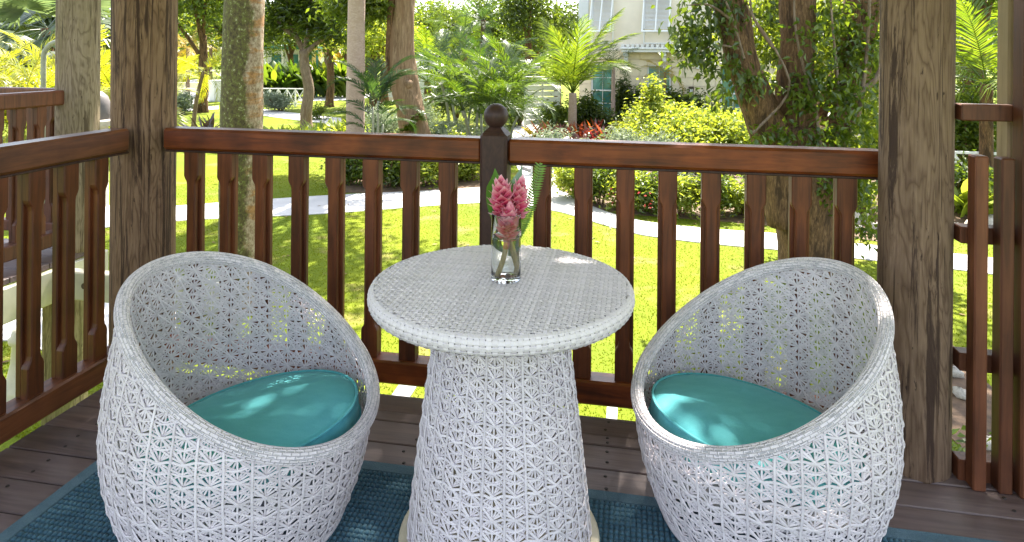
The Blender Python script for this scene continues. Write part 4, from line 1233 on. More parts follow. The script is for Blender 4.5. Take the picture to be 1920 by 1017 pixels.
def window(c, hw, z0, z1, yf, dark=False):
    f = MB()
    f.bbox((c - hw - 0.06, yf - 0.03, z0 - 0.06), (c - hw, yf + 0.12, z1 + 0.06), 0.008)
    f.bbox((c + hw, yf - 0.03, z0 - 0.06), (c + hw + 0.06, yf + 0.12, z1 + 0.06), 0.008)
    f.bbox((c - hw, yf - 0.03, z1), (c + hw, yf + 0.12, z1 + 0.06), 0.008)
    f.bbox((c - hw, yf - 0.045, z0 - 0.06), (c + hw, yf + 0.12, z0), 0.008)
    w = f.obj('window', M['white'], hb)
    zm = (z0 + z1) / 2
    MB().bbox((c - hw, yf, zm - 0.03), (c + hw, yf + 0.06, zm + 0.03), 0.006).obj('transom', M['white'], w)
    for a, b in ((z0, zm - 0.03), (zm + 0.03, z1)):
        MB().box((c - hw, yf + 0.05, a), (c + hw, yf + 0.06, b)).obj('pane', M['dark' if dark else 'pane'], w)
        g = MB()
        g.box((c - 0.012, yf + 0.035, a), (c + 0.012, yf + 0.05, b))
        g.box((c - hw, yf + 0.032, (a + b) / 2 - 0.012), (c + hw, yf + 0.049, (a + b) / 2 + 0.012))
        g.obj('glazing_bar', M['white'], w)
for c, hw in wx:
    window(c, hw, WZ0 + 0.06, WZ1 - 0.06, 0.04)
# propped louvre shutters over the upper windows
for pa, pb_ in ((1109, 1150), (1206, 1258), (1336, 1372), (1470, 1515)):
    xa, xb = wall_x(pa), wall_x(pb_)
    zt, zb = 5.75, 4.15
    c = (xa + xb) / 2
    hw = (xb - xa) / 2
    window(c, hw - 0.06, 3.72, 5.7, 0.0, True)
    frm = bpy.data.objects.new('shutter', None)
    COL.objects.link(frm)
    frm.parent = hb
    frm.location = (c, -0.06, zt)
    frm.rotation_euler = (R(-26), 0, 0)
    Lh = (zt - zb) / math.cos(R(26))
    g = MB()
    for u in (-hw, -0.03, hw - 0.06):
        g.bbox((u, -0.03, -Lh), (u + 0.06, 0.03, 0), 0.006)
    g.bbox((-hw + 0.06, -0.028, -0.08), (-0.03, 0.028, 0), 0.006)
    g.bbox((0.03, -0.028, -0.08), (hw - 0.06, 0.028, 0), 0.006)
    g.bbox((-hw + 0.06, -0.028, -Lh), (-0.03, 0.028, -Lh + 0.08), 0.006)
    g.bbox((0.03, -0.028, -Lh), (hw - 0.06, 0.028, -Lh + 0.08), 0.006)
    g.obj('shutter_frame', M['white'], frm)
    sl = MB().bbox((0, -0.03, -0.005), (hw - 0.09, 0.03, 0.005), 0.003, Matrix.Rotation(R(50), 4, 'X')).mesh('slat', M['shutter'])
    nsl = int((Lh - 0.2) / 0.062)
    for side in (-hw + 0.06, 0.03):
        for q in range(nsl):
            link('slat', sl, frm, None, (side, 0, -0.12 - q * 0.062))
    for u in (-hw + 0.1, hw - 0.1):
        MB().tube([(c + u, 0.0, 4.1), (c + u, -0.75, 4.3)], 0.012, 5).obj('prop', M['white'], hb)
# moulded ledge with corbels
xl = wall_x(1168)
xr = wall_x(1318)
MB().bbox((xl, -0.5, FL - 0.06), (xr, 0.02, FL + 0.06), 0.02).obj('ledge', M['white'], hb)
MB().bbox((xl - 0.06, -0.56, FL + 0.06), (xr + 0.06, 0.02, FL + 0.16), 0.02).obj('cornice', M['white'], hb)
dm = MB().bbox((0, 0, 0), (0.12, 0.50, 0.12), 0.01).mesh('dentil', M['white'])
for q in np.arange(xl, xr - 0.1, 0.21):
    link('dentil', dm, hb, None, (q, -0.53, FL + 0.163))
for q in (xl + 0.06, (xl + xr) / 2, xr - 0.3):
    s = MB()
    s.bbox((q, -0.40, FL - 0.22), (q + 0.2, 0.0, FL - 0.062), 0.02)
    s.bbox((q + 0.02, -0.22, FL - 0.5), (q + 0.18, 0.0, FL - 0.222), 0.02)
    s.bbox((q + 0.04, -0.10, FL - 0.75), (q + 0.16, 0.0, FL - 0.502), 0.02)
    s.obj('corbel', M['white'], hb)
rf = MB()
rf.bbox((-0.5, -0.6, HH), (HW + 0.5, HD + 0.5, HH + 0.25), 0.03)
rf.obj('roof', M['shutter'], hb)
for px, lab in ((1179, 'bronze wall lantern on the house between the two left windows'), (1297, 'bronze wall lantern on the house right of the middle window')):
    q = wall_x(px)
    mtx = hb.matrix_basis if False else Matrix.Translation((ax, ay, GZ)) @ Matrix.Rotation(math.atan2(-0.89, 6.84), 4, 'Z')
    p = mtx @ Vector((q, -0.09, 1.35))
    o = thing('wall_lamp', lab, 'wall lamp', p, math.atan2(-0.89, 6.84))
    s = MB()
    s.bbox((-0.07, 0.02, -0.1), (0.07, 0.085, 0.5), 0.008)
    s.bbox((-0.11, -0.12, 0.42), (0.11, 0.02, 0.5), 0.01)
    s.bbox((-0.11, -0.12, -0.1), (0.11, 0.02, -0.04), 0.01)
    for u in (-0.1, 0.075):
        s.bbox((u, -0.115, -0.04), (u + 0.025, -0.09, 0.42), 0.004)
    s.obj('lantern_frame', M['bronze'], o)
    MB().box((-0.06, -0.09, -0.03), (0.06, 0.0, 0.41)).obj('lantern_glass', M['white'], o)

# white slatted fence
fx, fy = site(1015, 25.6)
fo = thing('slatted_fence', 'white fence of wide horizontal boards left of the coconut palm', 'fence', (fx, fy, GZ), YAW + R(8))
bd = MB().bbox((0, 0, 0), (0.62, 0.03, 0.185), 0.006).mesh('board', M['white'])
for a in (0, 1):
    for q in range(8):
        link('board', bd, fo, None, (-0.60 + a * 0.66, 0.004 * (q % 2), 0.42 + q * 0.225))
for u in (-0.66, 0.02, 0.68):
    MB().bbox((u, 0.034, 0), (u + 0.09, 0.12, 2.25), 0.008).obj('post', M['white'], fo)
MB().bbox((-0.7, -0.02, 2.252), (0.8, 0.13, 2.3), 0.008).obj('cap_rail', M['white'], fo)

# long white garden wall
wx0, wy0 = site(715, 42)
wx1, wy1 = site(1010, 40)
ang = math.atan2(wy1 - wy0, wx1 - wx0)
ln = math.hypot(wx1 - wx0, wy1 - wy0)
wo = thing('garden_wall', 'long white rendered garden wall in the far middle', 'wall', (wx0, wy0, GZ), ang)
MB().bbox((0, 0, 0), (ln, 0.25, 2.3), 0.015).obj('wall', M['white'], wo)
MB().bbox((-0.05, -0.04, 2.302), (ln + 0.05, 0.29, 2.4), 0.015).obj('coping', M['white'], wo)
MB().bbox((0, -0.05, 0.0), (ln, -0.002, 0.32), 0.01).obj('plinth', M['cream_wall'], wo)

# lattice fence / bench
def x_fence(name, label, px0, px1, t, h, nb, z0=GZ, ang_=0.0, cat='fence'):
    x0, y0 = site(px0, t)
    x1, y1 = site(px1, t)
    L = math.hypot(x1 - x0, y1 - y0)
    o = thing(name, label, cat, (x0, y0, z0), YAW + ang_)
    s = L / nb
    for q in range(nb + 1):
        MB().bbox((q * s - 0.04, -0.04, 0), (q * s + 0.04, 0.04, h + 0.05), 0.006).obj('post', M['white'], o)
    MB().bbox((-0.06, -0.05, h + 0.052), (L + 0.06, 0.05, h + 0.11), 0.006).obj('top_rail', M['white'], o)
    for q in range(nb):
        MB().bbox((q * s + 0.041, -0.025, 0.12), (q * s + s - 0.041, 0.025, 0.18), 0.005).obj('bottom_rail', M['white'], o)
        dz, dx = h - 0.2, s - 0.09
        for sg, yy in ((1, -0.018), (-1, 0.018)):
            a = math.atan2(dz, dx)
            m = Matrix.Translation((q * s + s / 2, yy, 0.18 + dz / 2)) @ Matrix.Rotation(-sg * a, 4, 'Y')
            MB().bbox((-math.hypot(dx, dz) / 2, -0.016, -0.022), (math.hypot(dx, dz) / 2, 0.016, 0.022), 0.004, m).obj('brace', M['white'], o)
    return o
x_fence('lattice_fence', 'low white lattice fence behind the rounded hedge bush', 490, 570, 38.0, 0.95, 5)
x_fence('bridge_railing', 'white cross braced bridge railing seen past the right timber post', 1790, 1872, 15.2, 0.72, 2, GZ + 0.2, R(-12), 'railing')
bx, by = site(1832, 15.6)
tag(MB().bbox((-0.75, -0.3, 0), (0.75, 0.5, 0.19), 0.02).obj('footbridge', M['cream'], None), 'cream base beam under the white bridge railing', 'bridge').location = (bx, by, GZ)
# stair with white rail by the path junction
sx, sy = site(1028, 17.6)
so = thing('stair_railing', 'white sloping stair railing at the path junction behind the flowers', 'railing', (sx, sy, GZ), YAW + R(25))
for q in range(4):
    MB().bbox((-0.5 + q * 0.33, -0.03, 0.0), (-0.44 + q * 0.33, 0.03, 0.42 + q * 0.14), 0.006).obj('post', M['white'], so)
m = Matrix.Translation((0.02, 0, 0.66)) @ Matrix.Rotation(-math.atan2(0.42, 1.0), 4, 'Y')
MB().bbox((-0.68, -0.045, -0.03), (0.68, 0.045, 0.03), 0.008, m).obj('handrail', M['white'], so)
for q in range(3):
    MB().bbox((-0.42 + q * 0.33, 0.05, 0), (-0.08 + q * 0.33, 0.8, 0.10 + q * 0.1), 0.01).obj('step', M['concrete'], so)

# garden lamp post and green poles
lx, ly = site(637, 47.5)
lo = thing('lamp_post', 'slim garden lamp post before the banana leaved thicket', 'lamp post', (lx, ly, GZ))
MB().lathe([(0.30, 0), (0.30, 0.12), (0.2, 0.2), (0.17, 0.55), (0.11, 0.62), (0.07, 0.7), (0.055, 2.6), (0.1, 2.65), (0.02, 2.7)], n=14).obj('pole', M['bronze'], lo, True)
MB().lathe([(0.06, 2.7), (0.16, 2.76), (0.2, 3.05), (0.22, 3.07), (0.02, 3.28)], n=8).obj('lantern', M['lf_gold'], lo)
px_, py_ = site(594, 46.0)
tag(MB().tube([(0, 0, 0), (0, 0, 3.3)], 0.07, 8).obj('green_pole', M['teal_paint']), 'thin green pole right of the curvy tree', 'pole').location = (px_, py_, GZ)
# teal pavilion far behind
tx, ty = site(540, 62)
to = thing('pavilion', 'teal and white pavilion far behind the curvy tree', 'pavilion', (tx, ty, GZ), YAW)
MB().box((-2.2, 0.6, 0), (2.6, 3.5, 3.4)).obj('wall', M['white'], to)
for u in (-1.75, -0.15, 1.2):
    MB().bbox((u, 0.45, 0.1), (u + 0.9, 0.598, 2.9), 0.02).obj('shutter', M['teal_paint'], to)
for u in (-2.3, -0.6, 1.0, 2.5):
    MB().bbox((u, -0.1, 0), (u + 0.22, 0.12, 3.4), 0.02).obj('column', M['white'], to)
MB().bbox((-2.6, -0.4, 3.4), (2.9, 3.8, 3.8), 0.04).obj('roof', M['teal_paint'], to)
# white cabinet and low wall at the forecourt
cx_, cy_ = site(405, 41)
co = thing('cabinet', 'white metal cabinet at the end of the far forecourt', 'cabinet', (cx_, cy_, GZ), YAW)
MB().bbox((-0.45, 0, 0), (0.35, 0.6, 1.35), 0.02).obj('body', M['shutter'], co)
MB().bbox((-0.41, -0.03, 0.08), (-0.06, -0.002, 1.28), 0.01).obj('door', M['white'], co)
MB().bbox((-0.03, -0.03, 0.08), (0.32, -0.002, 1.28), 0.01).obj('door', M['white'], co)
cx_, cy_ = site(370, 50)
tag(MB().bbox((-1.9, 0, 0), (1.6, 0.3, 0.75), 0.03).obj('low_wall', M['cream_wall']), 'low cream wall closing the far forecourt', 'wall').location = (cx_, cy_, GZ)

# bent grey pipe, dome on slab (far left)
p0 = at(81, 170, 9.0)
pp = [(p0.x, p0.y, GZ), (p0.x, p0.y, at(81, 115, 9.0).z)] + [tuple(at(a, b, 9.0)) for a, b in ((83, 100), (90, 88), (100, 81), (112, 78), (124, 82), (131, 92))]
P = np.vstack([np.array(pp[:1]), smooth_path(pp[1:], 20)])
tag(MB().tube(P, 0.033, 10).obj('bent_pipe', M['grey_green'], None, True), 'bent grey green pipe rising behind the neighbouring railing', 'pipe')
dx, dy_ = site(182, 13.0)
do = thing('dome_oven', 'dark rounded dome on a pale slab between the left timber posts', 'garden oven', (dx, dy_, GZ))
zz = CAM_H - (225 - 95) * 13.0 / FPX - GZ
MB().lathe([(0.26, zz), (0.27, zz + 0.1), (0.25, zz + 0.28), (0.19, zz + 0.45), (0.09, zz + 0.54), (0.001, zz + 0.56)], n=28).obj('dome', M['dome'], do, True)
MB().lathe([(0.001, zz - 0.12), (0.4, zz - 0.12), (0.42, zz - 0.02), (0.3, zz - 0.001), (0.001, zz)], n=28).obj('slab', M['stone'], do)
MB().lathe([(0.3, 0), (0.22, 0.1), (0.2, zz - 0.122)], n=20).obj('pedestal', M['stone'], do)
# turned cream bollard on the left lawn
bx, by = gp(40, 752)
bo = thing('bollard', 'turned cream stone bollard on the lawn below the left railing', 'bollard', (bx, by, GZ))
MB().lathe([(0.17, 0), (0.175, 0.06), (0.15, 0.08), (0.165, 0.12), (0.15, 0.15), (0.12, 0.19), (0.085, 0.36), (0.075, 0.52), (0.10, 0.54), (0.105, 0.58), (0.085, 0.6), (0.07, 0.66), (0.001, 0.69)], n=28).obj('shaft', M['cream'], bo, True)

# ================================================================== PORCH: DECK, POSTS, RAILINGS
deck = structure('deck_floor')
PX0, PX1 = -2.237, 2.35
ys = [2.66, 2.532, 2.466, 2.326, 2.18, 2.033, 1.89, 1.745]
while ys[-1] > -0.8:
    ys.append(ys[-1] - 0.145)
pm = {}
for a, b in zip(ys[:-1], ys[1:]):
    w = round(a - b, 3)
    if w not in pm:
        pm[w] = MB().bbox((PX0, 0, -0.035), (PX1, w - 0.005, 0), 0.0035).mesh('plank', M['deck'])
    link('plank', pm[w], deck, None, (0, b + 0.0025, RNG.uniform(-0.0012, 0.0012)))
nl = MB()
for a, b in zip(ys[:-1], ys[1:]):
    if b < 1.2:
        break
    for xx in (-2.03, -1.42, -0.78, -0.08, 0.62, 1.22, 1.62):
        for q in (0.28, 0.72):
            nl.lathe([(0.0065, 0.0), (0.005, 0.0022), (0.0001, 0.0026)], (xx + RNG.normal(0, 0.008), b + (a - b) * q, 0.0008), 7)
nl.obj('nail_heads', M['nail'], deck, kind='stuff')
MB().bbox((PX0 + 0.03, 2.56, -0.32), (PX1, 2.62, -0.037), 0.006).obj('beam', M['cream'], deck)
MB().bbox((PX0 + 0.03, -0.8, -0.32), (PX0 + 0.09, 2.558, -0.037), 0.006).obj('beam', M['cream'], deck)

def timber_post(label, x, y, r, z0, z1, mat='timber', seed=0, name='timber_post'):
    n, m = 44, 60
    th = np.linspace(0, 2 * PI, n, endpoint=False)
    z = np.linspace(z0, z1, m)
    rg = np.random.default_rng(seed)
    ph = rg.uniform(0, 6.28, 12)
    rr = r * (1 + 0.012 * np.sin(2 * th[None] + ph[0] + 0.6 * z[:, None]) + 0.009 * np.sin(3 * th[None] + ph[1] - 1.1 * z[:, None]) + 0.004 * np.sin(7 * th[None] + ph[2] + 2.0 * z[:, None]) + 0.006 * np.sin(2.3 * z[:, None] + ph[3]))
    for k in range(4):                                   # drying checks
        a0, zc, ln_ = rg.uniform(0, 6.28), rg.uniform(z0 + 0.3, z1 - 0.3), rg.uniform(0.3, 0.8)
        d = np.abs((th[None] - a0 - 0.1 * np.sin(3 * z[:, None] + k) + PI) % (2 * PI) - PI)
        rr -= 0.007 * np.exp(-(d / 0.07) ** 2) * np.exp(-((z[:, None] - zc) / ln_) ** 4)
    V = np.stack([rr * np.cos(th), rr * np.sin(th), np.broadcast_to(z[:, None], rr.shape)], -1).reshape(-1, 3)
    i = np.arange(m - 1)[:, None]
    j = np.arange(n)[None]
    F = np.stack([i * n + j, i * n + (j + 1) % n, (i + 1) * n + (j + 1) % n, (i + 1) * n + j], -1).reshape(-1, 4)
    mb = MB().add(V, F)
    mb.caps = [list(range(n))[::-1], list(range((m - 1) * n, m * n))]
    o = mb.obj(name, M[mat], None, True)
    o.location = (x, y, 0)
    o.rotation_euler = (0, 0, seed * 1.7)
    return tag(o, label, 'post')
timber_post('thick dark streaked timber post at the left corner of the porch', -2.292, 2.77, 0.141, -1.8, 2.75, 'timber', 3)
timber_post('thick round timber post behind the right wicker chair', 1.006, 2.585, 0.117, -1.8, 2.75, 'timber_grey', 5)
timber_post('greyer round timber post of the neighbouring porch', -3.985, 4.15, 0.137, 0.0, 2.9, 'timber_pale', 8)
timber_post('short greenish timber post holding up the neighbouring porch', -3.985, 4.06, 0.137, -1.85, -0.245, 'timber_green', 9)

def baluster_mesh(h, mat, w=0.074, d=0.058):
    mb = MB()
    mb.bbox((-w / 2, d * 0.52, 0), (w / 2, d, h), 0.004)
    e, n = w / 2, w * 0.29
    zb, zt = 0.125, h - 0.125
    right = [(e, 0), (e, zb - 0.012), (e - 0.004, zb), (n + 0.003, zb + 0.014), (n, zb + 0.03), (n, zt - 0.03), (n + 0.003, zt - 0.014), (e - 0.004, zt), (e, zt + 0.012), (e, h)]
    out = right + [(-x, z) for x, z in right[::-1]]
    k = len(out)
    c = 0.004
    inn = [(x - math.copysign(c, x), z) for x, z in out]
    V = [(x, 0.0, z) for x, z in inn] + [(x, c, z) for x, z in out] + [(x, d * 0.52 + 0.001, z) for x, z in out]
    q = [(i, (i + 1) % k, k + (i + 1) % k, k + i) for i in range(k)] + [(k + i, k + (i + 1) % k, 2 * k + (i + 1) % k, 2 * k + i) for i in range(k)]
    b = mb.n
    mb.add(V, q)
    mb.caps = [[b + i for i in range(k)]]
    return mb.mesh('baluster', mat)
BZ0, BZ1 = 0.13, 0.995
bal = baluster_mesh(BZ1 - BZ0, M['baluster'])

fr = thing('railing', 'red brown front railing with turned balusters and a ball topped middle post', 'railing', (0, 2.68, 0))
NX = -0.562
for x0, x1 in ((-2.125, NX - 0.056), (NX + 0.056, 0.948)):
    MB().bbox((x0, 0, 1.0), (x1, 0.098, 1.098), 0.011).obj('top_rail', M['rail'], fr)
    MB().bbox((x0 + 0.004, 0.014, 0.988), (x1 - 0.004, 0.084, 0.999), 0.003).obj('moulding', M['newel'], fr)
    MB().bbox((x0, -0.004, 0.03), (x1, 0.088, 0.129), 0.008).obj('bottom_rail', M['rail'], fr)
for X_ in (-1.989, -1.82, -1.645, -1.468, -1.292, -1.117, -0.944, -0.773, -0.366, -0.193, -0.022, 0.146, 0.315, 0.484, 0.651, 0.815):
    link('baluster', bal, fr, None, (X_, 0.018, BZ0 - 0.001))
nw = MB()
nw.bbox((NX - 0.057, -0.028, 0.0), (NX + 0.057, 0.088, 1.125), 0.012)
b = nw.n
zt = 1.126
nw.add([(NX - 0.045, -0.016, zt), (NX + 0.045, -0.016, zt), (NX + 0.045, 0.076, zt), (NX - 0.045, 0.076, zt), (NX - 0.022, 0.008, zt + 0.022), (NX + 0.022, 0.008, zt + 0.022), (NX + 0.022, 0.052, zt + 0.022), (NX - 0.022, 0.052, zt + 0.022)],
       [(0, 1, 5, 4), (1, 2, 6, 5), (2, 3, 7, 6), (3, 0, 4, 7), (4, 5, 6, 7)])
newel = nw.obj('newel_post', M['newel'], fr)
a = np.linspace(-PI / 2, PI / 2, 19)
fin = MB().lathe([(max(0.0005, 0.0525 * math.cos(t)), 0.0525 * math.sin(t)) for t in a], n=32).obj('ball_finial', M['newel'], newel, True)
fin.location = (NX, 0.030, 1.192)

lr = thing('railing', 'dark brown side railing along the left edge of the porch', 'railing', (-2.22, 0, 0))
MB().bbox((-0.098, -0.9, 1.0), (0, 2.60, 1.103), 0.011).obj('top_rail', M['rail_y'], lr)
MB().bbox((-0.084, -0.9, 0.988), (-0.014, 2.61, 0.999), 0.003).obj('moulding', M['newel'], lr)
MB().bbox((-0.088, -0.9, 0.03), (0.004, 2.64, 0.129), 0.008).obj('bottom_rail', M['rail_y'], lr)
for k in range(12):
    link('baluster', bal, lr, None, (-0.018, 2.462 - 0.156 * k, BZ0 - 0.001), (0, 0, R(90)))

# neighbouring porch
nd = structure('neighbour_deck')
npk = MB().bbox((-3.6, 0, -0.04), (0, 0.14, 0), 0.004).mesh('plank', M['deck'])
for k in range(20):
    link('plank', npk, nd, None, (-3.885, 4.12 - 0.145 * k, 0.0))
MB().bbox((-3.886, 0.5, -0.27), (-3.845, 4.30, -0.042), 0.008).obj('fascia', M['cream'], nd)
MB().bbox((-8, 4.262, -0.27), (-3.888, 4.302, -0.042), 0.008).obj('fascia', M['cream'], nd)
MB().bbox((-3.843, 3.82, -0.235), (-2.6, 3.90, -0.045), 0.008).obj('beam', M['cream'], nd)
MB().lathe([(0.022, 0), (0.02, 0.012), (0.001, 0.014)], n=12).obj('bolt', M['bronze'], nd).matrix_world = Matrix.Translation((-3.60, 3.82, -0.13)) @ Matrix.Rotation(R(90), 4, 'X')
nr = thing('railing', 'brown railing of the neighbouring porch ending at its grey post', 'railing', (-3.97, 0, 0.06))
MB().bbox((-0.098, 0.8, 1.0), (0, 4.06, 1.105), 0.011).obj('top_rail', M['screen'], nr)
MB().bbox((-0.088, 0.8, 0.015), (0.004, 4.03, 0.115), 0.008).obj('bottom_rail', M['screen'], nr)
MB().bbox((-3.0, 4.16, 1.0), (-0.13, 4.25, 1.105), 0.011).obj('top_rail', M['screen'], nr)
MB().bbox((-3.0, 4.165, 0.03), (-0.13, 4.245, 0.11), 0.008).obj('bottom_rail', M['screen'], nr)
bal2 = baluster_mesh(0.885, M['screen'])
for k in range(14):
    link('baluster', bal2, nr, None, (-0.018, 3.86 - 0.156 * k, 0.114), (0, 0, R(90)))
for k in range(15):
    link('baluster', bal2, nr, None, (-0.30 - 0.165 * k, 4.178, 0.112))

# privacy screen on the right
scn = thing('screen', 'brown wooden privacy screen with two short pickets right of the right post', 'screen', (0, 2.49, 0))
for lo_, hi_ in ((1.238, 1.295), (0.815, 0.872), (0.375, 0.437), (-0.01, 0.07)):
    MB().bbox((1.118, 0.012, lo_), (2.2, 0.07, hi_), 0.004).obj('cross_rail', M['screen'], scn)
for u, tp in ((1.158, 1.125), (1.237, 1.12)):
    MB().bbox((u - 0.021, -0.045, 0.0), (u + 0.021, 0.0115, tp), 0.005).obj('picket', M['screen'], scn)
MB().bbox((1.272, -0.06, 0.0), (1.40, 0.0115, 2.72), 0.006).obj('screen_post', M['screen'], scn)
MB().bbox((1.292, 0.072, -0.02), (1.36, 0.15, 2.72), 0.006).obj('back_post', M['pale_wood'], scn)
for u in (1.54, 1.62, 1.70, 1.9):
    MB().bbox((u - 0.021, -0.012, 0.0), (u + 0.021, 0.0495, 2.7), 0.005).obj('picket', M['screen'], scn)
MB().bbox((1.118, 0.0125, -0.05), (2.3, 0.07, -0.012), 0.003).obj('sill', M['newel'], scn)

# unseen porch roof, sized to shade the deck; underside made pale to bounce light
rt = structure('porch_roof')
for k in range(18):
    MB().bbox((-3.4, 0.15 + k * 0.19, 2.78), (3.4, 0.335 + k * 0.19, 2.80), 0.004).obj('ceiling_board', M['roof'], rt)
MB().bbox((-3.5, 0.1, 2.802), (3.5, 3.60, 2.9), 0.01).obj('roof_deck', M['shutter'], rt)
MB().bbox((-3.4, 2.60, 2.60), (3.4, 2.74, 2.778), 0.01).obj('beam', M['rail'], rt)

# ================================================================== RUG
RX0, RX1, RY0, RY1 = -1.845, 1.85, 0.55, 2.197
rug = thing('rug', 'blue grey waffle textured outdoor rug on the deck boards', 'rug', (0, 0, 0.0015))
MB().bbox((RX0 + 0.052, RY0 + 0.052, 0), (RX1 - 0.052, RY1 - 0.052, 0.005), 0.002).obj('backing', M['rug'], rug)
g = MB()
g.bbox((RX0, RY0, 0), (RX0 + 0.05, RY1, 0.009), 0.003)
g.bbox((RX1 - 0.05, RY0, 0), (RX1, RY1, 0.009), 0.003)
g.bbox((RX0 + 0.0505, RY1 - 0.05, 0), (RX1 - 0.0505, RY1, 0.009), 0.003)
g.bbox((RX0 + 0.0505, RY0, 0), (RX1 - 0.0505, RY0 + 0.05, 0.009), 0.003)
g.obj('border', M['rug_edge'], rug)
bx_ = np.arange(RX0 + 0.064, RX1 - 0.062, 0.0168)
by_ = np.arange(1.15, RY1 - 0.062, 0.0205)
BX, BY = np.meshgrid(bx_, by_, indexing='ij')
c = np.stack([BX.ravel(), BY.ravel(), np.zeros(BX.size)], -1)
k = len(c)
s0 = np.array([(-1, -1), (1, -1), (1, 1), (-1, 1)])
hw_ = np.array((0.0071, 0.0083))
jit = RNG.normal(0, 0.0005, (k, 1, 2))
V = np.zeros((k, 12, 3))
for a, (sc, z) in enumerate(((1.0, 0.004), (0.88, 0.010), (0.5, 0.0138))):
    V[:, a * 4:a * 4 + 4, :2] = c[:, None, :2] + s0[None] * hw_ * sc + jit
    V[:, a * 4:a * 4 + 4, 2] = z + RNG.normal(0, 0.0004, (k, 1)) * (a > 0)
F = []
for a in (0, 4):
    for q in range(4):
        F.append((a + q, a + (q + 1) % 4, a + 4 + (q + 1) % 4, a + 4 + q))
F.append((8, 9, 10, 11))
F = (np.arange(k)[:, None, None] * 12 + np.array(F)[None]).reshape(-1, 4)
MB().add(V.reshape(-1, 3), F).obj('waffle_tufts', M['rug'], rug, True, 'stuff')

# ================================================================== WICKER
def weave(a, b, ncol, Vlo, Vhi, surf, mask, w=0.0053, th=0.0021, step=0.009, seed=0):
    """daisy cane weave: strands in ten families cross at the star centres of an a x b net and lap over one another;
    binding strands run up between the star columns and short bridges lie over the stars"""
    rg = np.random.default_rng(seed)
    C = ncol * a
    polys, broad = [], []
    # (i, j) direction in cells, shift in cells, depth, sag
    fam = [((1, 2), 0, -0.0034, 0), ((1, -2), 0, -0.0022, 0), ((2, 1), 0, -0.0012, 0), ((2, -1), 0, 0.0004, 0), ((1, 1), 0, -0.0028, 0), ((0, 1), 0, -0.0004, 0),
           ((1, -1), 0, 0.0044, 0.00001), ((1, 0), 0.5, 0.0020, 0.0014), ((1, 0), 0, 0.0056, 0.0018), ((0, 1), 0.5, 0.0030, 0)]
    for (di, dj), shift, off, sag in fam:
        d = np.array((di * a, dj * b))
        ln = np.linalg.norm(d)
        d /= ln
        sp = a * b / ln
        nrm = np.array((-d[1], d[0]))
        cs = np.array([(0, Vlo), (C, Vlo), (0, Vhi), (C, Vhi)]) @ nrm
        for k in range(int(math.floor(cs.min() / sp)) - 1, int(math.ceil(cs.max() / sp)) + 2):
            o = nrm * ((k + shift) * sp + rg.normal(0, 0.0008))
            L = C + (Vhi - Vlo) * 2
            s = np.arange(-L, L, step)
            ph, amp = rg.uniform(0, 6.28), rg.uniform(0.7, 1.5)
            wob = 0.0008 * np.sin(2 * PI * s / (a * 2.3) + ph)
            uv = o + s[:, None] * d + wob[:, None] * nrm
            if sag:
                uv[:, 1] -= sag * np.cos(2 * PI * uv[:, 0] / a)
            ok = (uv[:, 0] >= -1e-6) & (uv[:, 0] <= C + step) & (uv[:, 1] >= Vlo) & (uv[:, 1] <= Vhi)
            ok &= mask(uv[:, 0], uv[:, 1])
            if ok.sum() < 2:
                continue
            idx = np.where(ok)[0]
            for run in np.split(idx, np.where(np.diff(idx) > 1)[0] + 1):
                if len(run) < 2:
                    continue
                u, v = uv[run, 0], uv[run, 1]
                P = surf(u, v)
                e = 1e-3
                Nn = np.cross(surf(u + e, v) - P, surf(u, v + e) - P)
                Nn /= np.linalg.norm(Nn, axis=1)[:, None]
                if sag:                                   # bridges rise over the star and dive under the binding strands
                    h = off - 0.0042 * (0.5 + 0.5 * np.cos(2 * PI * (u / a - 0.5)))
                else:
                    h = off + 0.0009 * amp * np.sin(2 * PI * s[run] / ln + ph)
                (broad if off > 0.0022 else polys).append((P + Nn * h[:, None], Nn))
    mb = MB()
    mb.ribbons(polys, w, th)
    mb.ribbons(broad, w * 1.32, th * 1.15)
    return mb

def cell_band(mb, S, nu, nv, v0, v1, h=0.0016, gap=0.08, closed=True, seed=0, vary=0.35, vclosed=False):
    """plaited band of small raised pads, laid like bricks over the surface S(u, v), u in 0..1"""
    rg = np.random.default_rng(seed)
    I, J = np.meshgrid(np.arange(nu), np.arange(nv), indexing='ij')
    I, J = I.ravel(), J.ravel()
    st = np.array((0.0, 0.14, 0.86, 1.0))
    hu = np.array((0.25, 1.0, 1.0, 0.25))
    hv = np.array((0.0, 1.0, 1.0, 0.0))
    U = (I[:, None] + 0.5 * (J[:, None] % 2) + gap / 2 + st[None] * (1 - gap)) / nu
    Vv = v0 + (v1 - v0) * (J[:, None] + gap * 0.5 + st[None] * (1 - gap)) / nv
    UU = np.repeat(U[:, :, None], 4, 2)
    VV = np.repeat(Vv[:, None, :], 4, 1)
    hh = h * hu[:, None] * hv[None] * (1 + vary * rg.normal(0, 0.5, (len(I), 1, 1)))
    sh = UU.shape
    u, v = UU.ravel(), VV.ravel()
    P = S(u, v)
    e = 1e-4
    Nn = np.cross(S(u + e, v) - P, S(u, v + e) - P)
    Nn /= np.linalg.norm(Nn, axis=1)[:, None] + 1e-12
    P = P + Nn * hh.reshape(sh).ravel()[:, None]
    q = []
    for a in range(3):
        for b in range(3):
            q.append((a * 4 + b, (a + 1) * 4 + b, (a + 1) * 4 + b + 1, a * 4 + b + 1))
    F = (np.arange(len(I))[:, None, None] * 16 + np.array(q)[None]).reshape(-1, 4)
    mb.add(P, F)
    return mb

